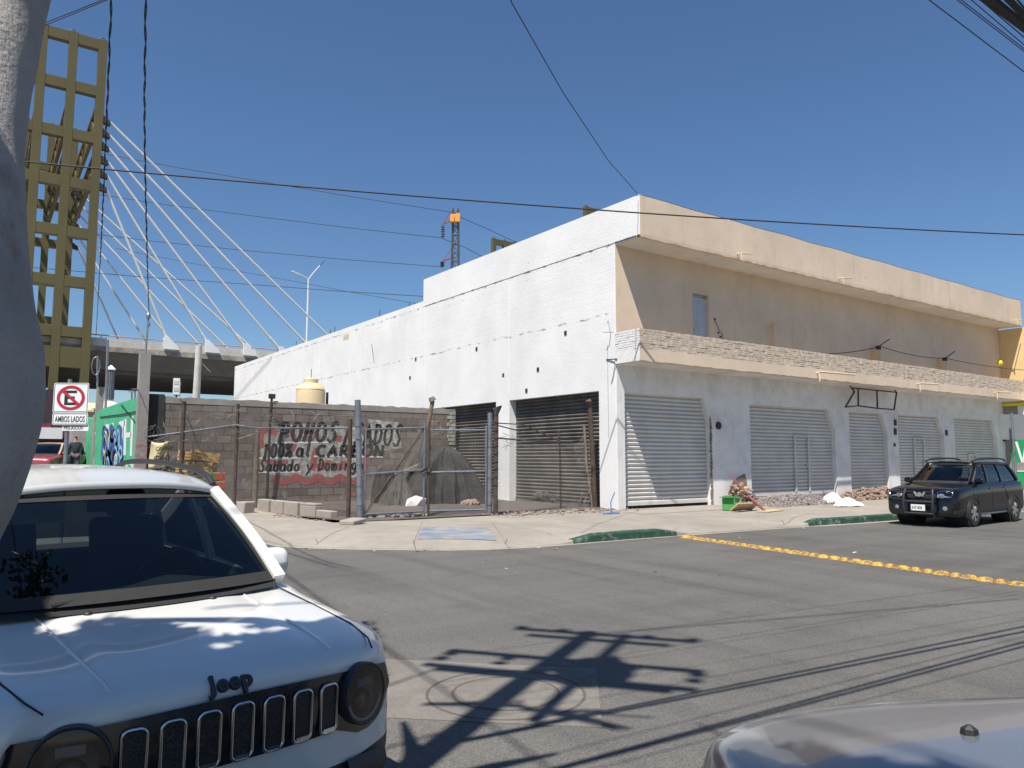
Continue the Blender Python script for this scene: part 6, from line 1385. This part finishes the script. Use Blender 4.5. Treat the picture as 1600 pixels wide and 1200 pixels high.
# black grille band, round ended about the lamps
p = MB(); cols = []
for y in np.linspace(-.765, .765, 150):
    a = abs(y); zc = .735+DZ; r_ = .168
    zt = .862+DZ-.03*(a/.7)**2; zb = .615+DZ
    if a > .44: zb = .615+DZ-.045*min(1,(a-.44)/.12)
    if a > .585:
        h = math.sqrt(max(0, r_*r_-((a-.585)*.92)**2)); zt = min(zt, zc+h*.98); zb = max(zb, zc-h)
    cols.append([JF(y, zb+(zt-zb)*t, .020+.010*math.sin(math.pi*t)) for t in np.linspace(0,1,22)])
p.grid(cols)
hole = [math.hypot(abs(np.mean([p.v[i][1] for i in f]))-.578, np.mean([p.v[i][2] for i in f])-.740-DZ) < .116 for f in p.f]
p.m = [m for m, h in zip(p.m, hole) if not h]; p.f = [f for f, h in zip(p.f, hole) if not h]; gb = p.build('grille_panel', M['gloss_black'], jp, smooth=50)
mesh_m = N('grille_mesh'); vv = mesh_m.n('TexVoronoi', feature='DISTANCE_TO_EDGE'); vv.inputs['Scale'].default_value = 70; mesh_m.l(mesh_m.tc, vv.inputs['Vector']); mesh_m.base(mesh_m.mix(mesh_m.ramp(vv.outputs['Distance'], [(.0,1),(.22,0)]), (.004,.004,.004), (.035,.035,.036))); mesh_m = mesh_m.pr(.5)
for k in range(7):
    y0 = (k-3)*.128; w_, z0_, z1_ = .041, .625+DZ, .832+DZ-.012*abs(k-3)/3
    path = []
    for (sx, sz, a0) in ((1,1,0),(-1,1,90),(-1,-1,180),(1,-1,270)):
        for q in range(6): a = R_(a0+18*q); path.append((y0+sx*(w_-.026)+.026*math.cos(a), (z1_-.026 if sz > 0 else z0_+.026)+.026*math.sin(a)))
    p = MB(); p.tube([JF(y, z, .036) for y, z in path], .0065, 8, closed=True)
    p.beam(JF(y0-.028, z0_+.012, .036), JF(y0+.028, z0_+.012, .036), .012, .014); ob = p.build('grille_slot', M['chrome'], jp, smooth=60)
    p = MB(); p.add([JF(y, z, .0335) for y, z in path], [tuple(range(len(path)))]); p.build('slot_mesh', mesh_m, ob)
for s in (1, -1):
    c = JF(.578*s, .740+DZ, .056); ax_ = np.array([.95,.30*s,.05]); ax_ /= np.linalg.norm(ax_)
    p = MB(); p.lathe([(.129,-.04),(.129,.002),(.125,.006),(.120,.004),(.118,-.03)], c, 40, ax=ax_, cap=False); ob = p.build('headlight', M['trim'], jp, smooth=40)
    p = MB(); p.lathe([(.121,-.006),(.11,-.022),(.07,-.030),(.002,-.031)], c, 32, ax=ax_, cap=False); p.build('reflector', mat('smoked_reflector', (.035,.036,.04), .3, .6, .1, bump=0), ob, smooth=60)
    p = MB(); p.lathe([(.056,-.03),(.052,-.014),(.033,-.004),(.004,.0)], c+np.array([0,0,-.035]), 24, ax=ax_); p.build('projector', M['lens'], ob, smooth=60)
    yv = np.cross(ax_, (0,0,1.)); yv /= np.linalg.norm(yv); zv = np.cross(yv, ax_)
    p = MB(); p.obox(c+ax_*-.010+zv*.050, yv*.045, zv*.016, ax_*.008); p.build('indicator', mat('clear_indicator', (.16,.165,.175), .3, 0, .05, bump=0), ob)
    p = MB(); p.tube([c+ax_*-.006+.107*(math.cos(a)*yv+math.sin(a)*zv) for a in np.linspace(R_(195),R_(345),18)], .006, 6); p.build('light_strip', mat('light_guide', (.55,.56,.58), .35, 0, .05, bump=0), ob)
    p = MB(); p.lathe([(.119,.004),(.09,.008),(.05,.011),(.004,.012)], c, 32, ax=ax_, cap=False); p.build('lens', M['lens'], ob, smooth=60)
    # fog lamp pod and nozzle, wiper, rail, mirror
    p = MB(); p.grid([[JF(s*(.50+.24*u), .36+DZ+v*(.12-.02*u), .03+.02*math.sin(math.pi*v)) for u in np.linspace(0,1,8)] for v in np.linspace(0,1,6)]); p.build('fog_lamp_pod', M['trim'], jp, smooth=50)
    p = MB(); c = np.array([-1.0, .285*s, 1.056+DZ]); p.lathe([(.020,-.01),(.019,.006),(.013,.013),(.003,.015)], c, 12); p.build('washer_nozzle', M['black'], jp, smooth=50)
    mirror(jp, (-1.50, .775*s, 1.14+DZ), s, M['jeep_paint'], .15, .17, .15)
    p = MB(); pts = [(-1.80,.60*s,1.60+DZ),(-1.95,.605*s,1.66+DZ),(-2.3,.61*s,1.705+DZ),(-2.9,.61*s,1.735+DZ),(-3.5,.605*s,1.725+DZ),(-3.85,.60*s,1.64+DZ)]; o_, r__ = crspl(pts, [.022]*6, 6); p.tube(o_, .019, 8); p.build('roof_rail', M['black'], jp, smooth=60)
    arch(jp, -.87, .875*s, .345, s); arch(jp, -3.44, .875*s, .345, s)
    wheel(jp, -.87, .80*s, .335, .215, s); wheel(jp, -3.44, .80*s, .335, .215, s)
    seat(jp, -2.3, .38*s, .68, M['interior'])
    p = MB(); p.tube([(-1.2,.70*s,1.062+DZ),(-.8,.735*s,1.000+DZ),(-.40,.72*s,.962+DZ),(-.2,.686*s,.934+DZ),(-.11,.65*s,.909+DZ)], .004, 5); p.build('bonnet_seam', M['dark_in'], jp)
    p = MB(); p.tube([(-1.1,.47*s,1.054+DZ),(-.8,.462*s,1.020+DZ),(-.4,.452*s,.981+DZ),(-.2,.442*s,.955+DZ),(-.12,.44*s,.935+DZ)], .007, 6); p.build('bonnet_crease', M['jeep_paint'], jp, smooth=80)
p = MB(); p.grid([[JF(y, z+DZ, .01) for y in np.linspace(-.46,.46,14)] for z in (.30,.36,.43)]); p.build('lower_grille', M['trim'], jp, smooth=50)
text(jp, 'Jeep', np.array([-.032,-.115,.884+DZ]), (0,1,0), (-.62,0,.785), .066, M['trim'], name='badge', ext=.006, bold=.035, wsc=1.0, space=1.08)
JB = [(-1.17,.725,1.085+DZ),(-2.18,.765,1.10+DZ),(-3.05,.765,1.12+DZ),(-3.85,.735,1.13+DZ)]; JR = [(-1.76,.585,1.55+DZ),(-2.25,.60,1.615+DZ),(-3.05,.60,1.635+DZ),(-3.80,.575,1.59+DZ)]
rows = greenhouse(jp, JB, JR, M['jeep_paint'], M['glass'], M['glass_side'], .17, .09, .055, pw=.06, back=M['glass_dark'])
rf_ = [o for o in COL.objects if o.parent == jp and o.name.startswith('roof') and 'rail' not in o.name][0]
p = MB()
for y in (-.36,-.18,0,.18,.36): p.tube([(x, y, 1.69+DZ-.012*abs(x+2.7)-.03*abs(y)) for x in np.linspace(-2.15,-3.5,8)], .012, 6)
p.build('roof_rib', M['jeep_paint'], rf_, smooth=70)
p = MB(); p.grid([[(-1.02+.0*u-.14*abs(u)**2.2*1.0+d, .70*u, z+DZ) for u in np.linspace(-1,1,17)] for d, z in ((.045,1.062),(.0,1.085),(-.05,1.105))]); p.build('cowl', M['dark_in'], jp, smooth=50)
for y0, y1 in ((-.42,.30),(.10,.66)):
    p = MB(); a = np.array([-1.05,y0,1.105+DZ]); b = np.array([-1.13-.09*(abs(y1) > .5),y1,1.125+DZ]); p.tube([a, a*.5+b*.5+(0,0,.02), b], .010, 6); p.beam(a*.35+b*.65-(0,.0,.01), b+(0,.05,-.005), .012, .03); p.build('wiper', M['black'], jp)
p = MB(); p.grid([[(-1.25-.5*v, .66*u, 1.04+DZ+.03*math.sin(math.pi*v)+.05*math.exp(-((u-.5)/.25)**2)*v) for u in np.linspace(-1,1,17)] for v in np.linspace(0,1,8)]); p.build('dashboard', M['interior'], jp, smooth=60)
steering(jp, -1.86, .38, 1.06+DZ, M['trim'])
p = MB(); p.obox((-1.86,-.40,1.49+DZ),(.035,0,-.07),(0,.20,0),(.012,0,.006)); p.build('sun_visor', M['visor'], jp)
p = MB(); p.obox((-1.74,0,1.50+DZ),(.02,0,0),(0,.11,0),(0,0,.03)); p.build('rear_view_mirror', M['black'], jp)
p = MB(); q0 = np.array([-1.745,.505,1.510+DZ]); p.obox(q0, (.022,.0,-.03), (.0,.032,0), (.001,0,.001)); p.build('sticker', mat('pale_sticker', (.42,.62,.60), .5, 0, .05), jp)
p = MB(); p.obox((-2.95,0,.80),(.12,0,0),(0,.62,0),(0,0,.30)); p.build('rear_bench', M['interior'], jp)

# ---- generic wagon used for the dark and the red car
def wagon(parent, paint_, hood=.98, belt=1.07, roof=1.60, half=.88, L=4.45, gl=('glass','glass_side','glass_dark'), inter='beige_int', roof_paint=None, clad='trim'):
    h = half; k = hood
    ST = [(-.02, [(0,k-.12),(.25,k-.122),(.45,k-.13),(h-.22,k-.15),(h-.13,k-.22),(h-.10,k-.36),(h-.10,.42),(h-.2,.30),(0,.29)]),
     (-.07, [(0,k-.05),(.25,k-.052),(.45,k-.06),(h-.17,k-.08),(h-.08,k-.15),(h-.05,k-.34),(h-.05,.42),(h-.15,.27),(0,.26)]),
     (-.20, [(0,k),(.25,k-.002),(.47,k-.012),(h-.13,k-.035),(h-.03,k-.11),(h-.01,k-.30),(h-.01,.45),(h-.1,.26),(0,.25)]),
     (-.55, [(0,k+.05),(.27,k+.048),(.5,k+.035),(h-.12,k+.012),(h-.02,k-.06),(h,k-.26),(h,.46),(h-.08,.26),(0,.25)]),
     (-1.12, [(0,belt+.02),(.28,belt+.018),(.5,belt+.01),(h-.13,belt-.01),(h-.025,belt-.08),(h,belt-.28),(h,.46),(h-.07,.26),(0,.25)]),
     (-1.28, [(0,belt),(.3,belt),(.6,belt),(h-.14,belt+.01),(h-.03,belt-.06),(h,belt-.27),(h,.46),(h-.07,.26),(0,.25)]),
     (-1.75, [(0,belt-.10),(.3,belt-.10),(.6,belt-.08),(h-.14,belt+.015),(h-.03,belt-.05),(h,belt-.26),(h,.46),(h-.07,.26),(0,.25)]),
     (-1.82, [(0,.55),(.3,.55),(.62,.6),(h-.14,belt+.015),(h-.03,belt-.05),(h,belt-.26),(h,.46),(h-.07,.26),(0,.25)]),
     (-3.0, [(0,.55),(.3,.55),(.62,.6),(h-.14,belt+.03),(h-.03,belt-.04),(h,belt-.24),(h,.46),(h-.07,.26),(0,.25)]),
     (-L+.25, [(0,.62),(.3,.62),(.62,.66),(h-.15,belt+.04),(h-.04,belt-.02),(h-.01,belt-.24),(h-.01,.46),(h-.1,.29),(0,.28)]),
     (-L+.09, [(0,belt+.02),(.3,belt+.02),(.58,belt+.02),(h-.17,belt+.02),(h-.07,belt-.05),(h-.04,belt-.24),(h-.04,.46),(h-.15,.32),(0,.31)]),
     (-L, [(0,belt-.08),(.3,belt-.08),(.55,belt-.09),(h-.22,belt-.1),(h-.13,belt-.16),(h-.1,belt-.3),(h-.1,.5),(h-.22,.36),(0,.35)])]
    body(parent, ST, (-1.2,-L+.15), [paint_, M[inter], M[clad]], kx=4, kr=3)
    B = [(-1.16,h-.15,belt+.0),(-2.12,h-.12,belt+.01),(-3.05,h-.12,belt+.02),(-L+.22,h-.15,belt+.04)]; Tt = [(-1.92,h-.30,roof-.07),(-2.3,h-.285,roof-.045),(-3.1,h-.285,roof-.04),(-L+.52,h-.31,roof-.07)]
    greenhouse(parent, B, Tt, roof_paint or paint_, M[gl[0]], M[gl[1]], .15, .08, .04, pw=.06, dark=M[gl[2]], back=M[gl[1]])
    for s in (1, -1):
        seat(parent, -2.25, .37*s, .66, M[inter]); mirror(parent, (-1.38, (h-.09)*s, belt+.06), s, paint_, .19, .15, .14)
    p = MB(); p.grid([[(-1.2-.55*v, .64*u, belt-.02+.03*math.sin(math.pi*v)) for u in np.linspace(-1,1,9)] for v in np.linspace(0,1,5)]); p.build('dashboard', M['interior'], parent, smooth=60)
    steering(parent, -1.80, .37, belt+.0, M[inter])
# ---- black car at the far kerb
xs_car = thing('parked_car', 'black four wheel drive car with a bull bar parked at the green kerb', 'car', (3.62,-6.60,0), R_(182.5), .95, local=True)
wagon(xs_car, M['black_paint'], .97, 1.06, 1.62, .88, 4.45)
for s in (1, -1):
    for x in (-.93,-3.55): arch(xs_car, x, .862*s, .355, s, 'black', .055); wheel(xs_car, x, .79*s, .345, .22, s, 6)
    p = MB(); p.add([(-.075-.02*u, s*(.42+.34*u), z) for u, z in ((0,.735),(0,.865),(.45,.90),(1.0,.905),(1.02,.80),(.9,.745))], [(0,1,2,3,4,5)]); ob = p.build('headlight', M['reflector'], xs_car)
    for v in ob.data.vertices: v.co.x = .012-1.1*max(0,abs(v.co.y)-.58)**1.9-max(0,v.co.z-.80)*.75
    p = MB(); pts = [(v.co.x+.012, v.co.y, v.co.z) for v in ob.data.vertices]; p.tube(pts, .008, 5, closed=True)
    for k in (0.3,.7): p.lathe([(.055,0),(.06,.008),(.02,.012)], (np.array(pts[0])*(1-k)+np.array(pts[3])*k)+np.array([.0,0,-.01]), 14, ax=(1,.25*s,0))
    p.build('bezel', M['chrome'], ob)
    p = MB(); p.lathe([(.05,0),(.055,.01),(.03,.014)], (-.02,.58*s,.47), 14, ax=(1,.2*s,0)); p.build('fog_lamp', M['reflector'], xs_car)
    p = MB(); o_, _ = crspl([(-1.75,.58*s,1.615),(-2.0,.585*s,1.675),(-2.6,.59*s,1.70),(-3.6,.58*s,1.695),(-4.0,.56*s,1.63)], [1]*5, 5); p.tube(o_, .026, 8); p.build('roof_rail', M['trim'], xs_car, smooth=60)
    for x in (-2.05,-2.98): p = MB(); p.tube([(x-.08,.885*s,.93),(x,.905*s,.935),(x+.09,.885*s,.94)], .014, 6); p.build('door_handle', M['chrome'], xs_car)
    p = MB()
    for pts in ([(-1.22,.862*s,1.0),(-1.25,.884*s,.75),(-1.28,.884*s,.42)], [(-2.12,.862*s,1.0),(-2.14,.884*s,.75),(-2.14,.884*s,.42)], [(-3.0,.862*s,1.02),(-3.05,.884*s,.80),(-3.15,.884*s,.62)]): p.tube(pts, .006, 5)
    p.build('door_seam', M['dark_in'], xs_car)
    p = MB(); p.tube([(-1.35,.83*s,.30),(-3.15,.83*s,.30)], .035, 8); p.build('side_step', M['satin'], xs_car, smooth=60)
    p = MB(); p.lathe([(.035,0),(.03,.012)], (-1.0,.876*s,.80), 10, ax=(0,s,0)); p.build('side_repeater', M['lens'], xs_car)
p = MB(); p.grid([[(-.005-max(0,z-.80)*.5, y, z) for y in np.linspace(-.38,.38,9)] for z in (.71,.78,.87)]); g_ = p.build('grille', M['dark_in'], xs_car)
p = MB(); p.beam((.008,-.34,.855),(.008,-.30,.73),.02,.03); p.beam((.008,.34,.855),(.008,.30,.73),.02,.03); p.beam((.008,-.13,.865),(.008,-.06,.75),.02,.05); p.beam((.008,.13,.865),(.008,.06,.75),.02,.05); p.lathe([(.055,0),(.062,.006),(.062,.014),(.05,.016)], (.012,0,.795), 22, ax=(1,0,0)); p.tube([(.008,y,.865) for y in (-.34,-.12)], .008, 5); p.tube([(.008,y,.865) for y in (.12,.34)], .008, 5); p.build('chrome_bar', M['chrome'], g_)
p = MB()
for s in (1, -1):
    o_, _ = crspl([(.05,.34*s,.26),(.12,.35*s,.45),(.10,.35*s,.75),(.03,.33*s,.92)], [1]*4, 5); p.tube(o_, .032, 8)
    o_, _ = crspl([(.08,.35*s,.84),(.06,.62*s,.86),(.0,.80*s,.90),(-.03,.82*s,.76),(.02,.66*s,.68),(.09,.35*s,.66)], [1]*6, 4)
    if s < 0: p.tube(o_, .018, 6)
for z, r in ((.33,.026),(.62,.028)): p.tube([(.115,-.35,z),(.13,0,z),(.115,.35,z)], r, 8)
p.build('bull_bar', M['trim'], xs_car, smooth=60)
p = MB(); p.obox((.128,.0,.475),(.006,0,0),(0,.17,0),(0,0,.075)); pl = p.build('number_plate', M['signwhite'], xs_car); text(pl, 'JNT-838', np.array([.136,-.15,.44]), (0,1,0), (0,0,1), .07, M['ink'], ext=.001, wsc=.75, bold=.01)
for y0, y1 in ((-.4,.15),(.1,.6)): p = MB(); p.tube([(-1.05,y0,1.07),(-1.12,y1,1.11)], .012, 5); p.build('wiper', M['black'], xs_car)
p = MB(); p.obox((-1.86,.30,1.51),(.03,0,-.05),(0,.22,0),(.01,0,.006)); p.obox((-1.86,-.34,1.51),(.03,0,-.05),(0,.2,0),(.01,0,.006)); p.build('sun_visor', M['beige_int'], xs_car)
p = MB(); p.obox((-3.0,0,.85),(.10,0,0),(0,.6,0),(0,0,.30)); p.build('rear_bench', M['beige_int'], xs_car)
# ---- grey car in the right foreground
gc = thing('parked_car', 'grey car whose bonnet fills the lower right corner of the picture', 'car', (*(CAM+_r*.50+np.array([_f[0],_f[1],0])/math.hypot(_f[0],_f[1])*1.50)[:2], 0), YAW+R_(90), 1.0, local=True)
wagon(gc, M['grey_paint'], .915, .965, 1.42, .86, 4.15, inter='interior')
for s in (1, -1):
    for x in (-.85,-3.4): wheel(gc, x, .77*s, .31, .2, s); arch(gc, x, .842*s, .32, s, 'grey_paint', .03)
    p = MB(); p.add([(-.05-.26*max(0,u)**1.5, s*(.46+.28*u), z) for u, z in ((0,.62),(0,.72),(.55,.78),(1.0,.79),(.95,.68))], [(0,1,2,3,4)]); ob = p.build('headlight', M['reflector'], gc); p = MB(); p.tube([(v.co.x+.006,v.co.y,v.co.z) for v in ob.data.vertices], .009, 5, closed=True); p.build('bezel', M['trim'], ob)
    p = MB(); p.lathe([(.022,-.012),(.018,.008),(.006,.016)], (-.60,.39*s,.966), 6); p.build('washer_nozzle', M['black'], gc)
    p = MB(); p.tube([(-1.05,.70*s,.952),(-.55,.70*s,.922),(-.25,.66*s,.884)], .004, 5); p.build('bonnet_seam', M['dark_in'], gc)
p = MB(); p.grid([[(-1.02-.14*abs(u)**2.2+d, .66*u, z) for u in np.linspace(-1,1,15)] for d, z in ((.04,.968),(-.04,.99))]); p.build('cowl', M['trim'], gc)
# ---- old red wagon up the side street
rb = atd(44, 730, 29.5); rb[2] = rampz(rb[1])
rc = thing('parked_car', 'old red wagon with a tan roof parked up the side street', 'car', rb, R_(-114), .95, local=True)
wagon(rc, M['red_paint'], .93, 1.03, 1.55, .86, 4.5, gl=('glass_dark','glass_dark','glass_dark'), inter='interior', roof_paint=M['tan'], clad='red_paint')
for s in (1, -1):
    for x in (-.9,-3.5): arch(rc, x, .842*s, .33, s, 'trim', .03); wheel(rc, x, .77*s, .32, .2, s)
    p = MB(); p.box(-.06,-.03,.45*s-.14,.45*s+.14,.64,.76); p.build('headlight', M['reflector'], rc)
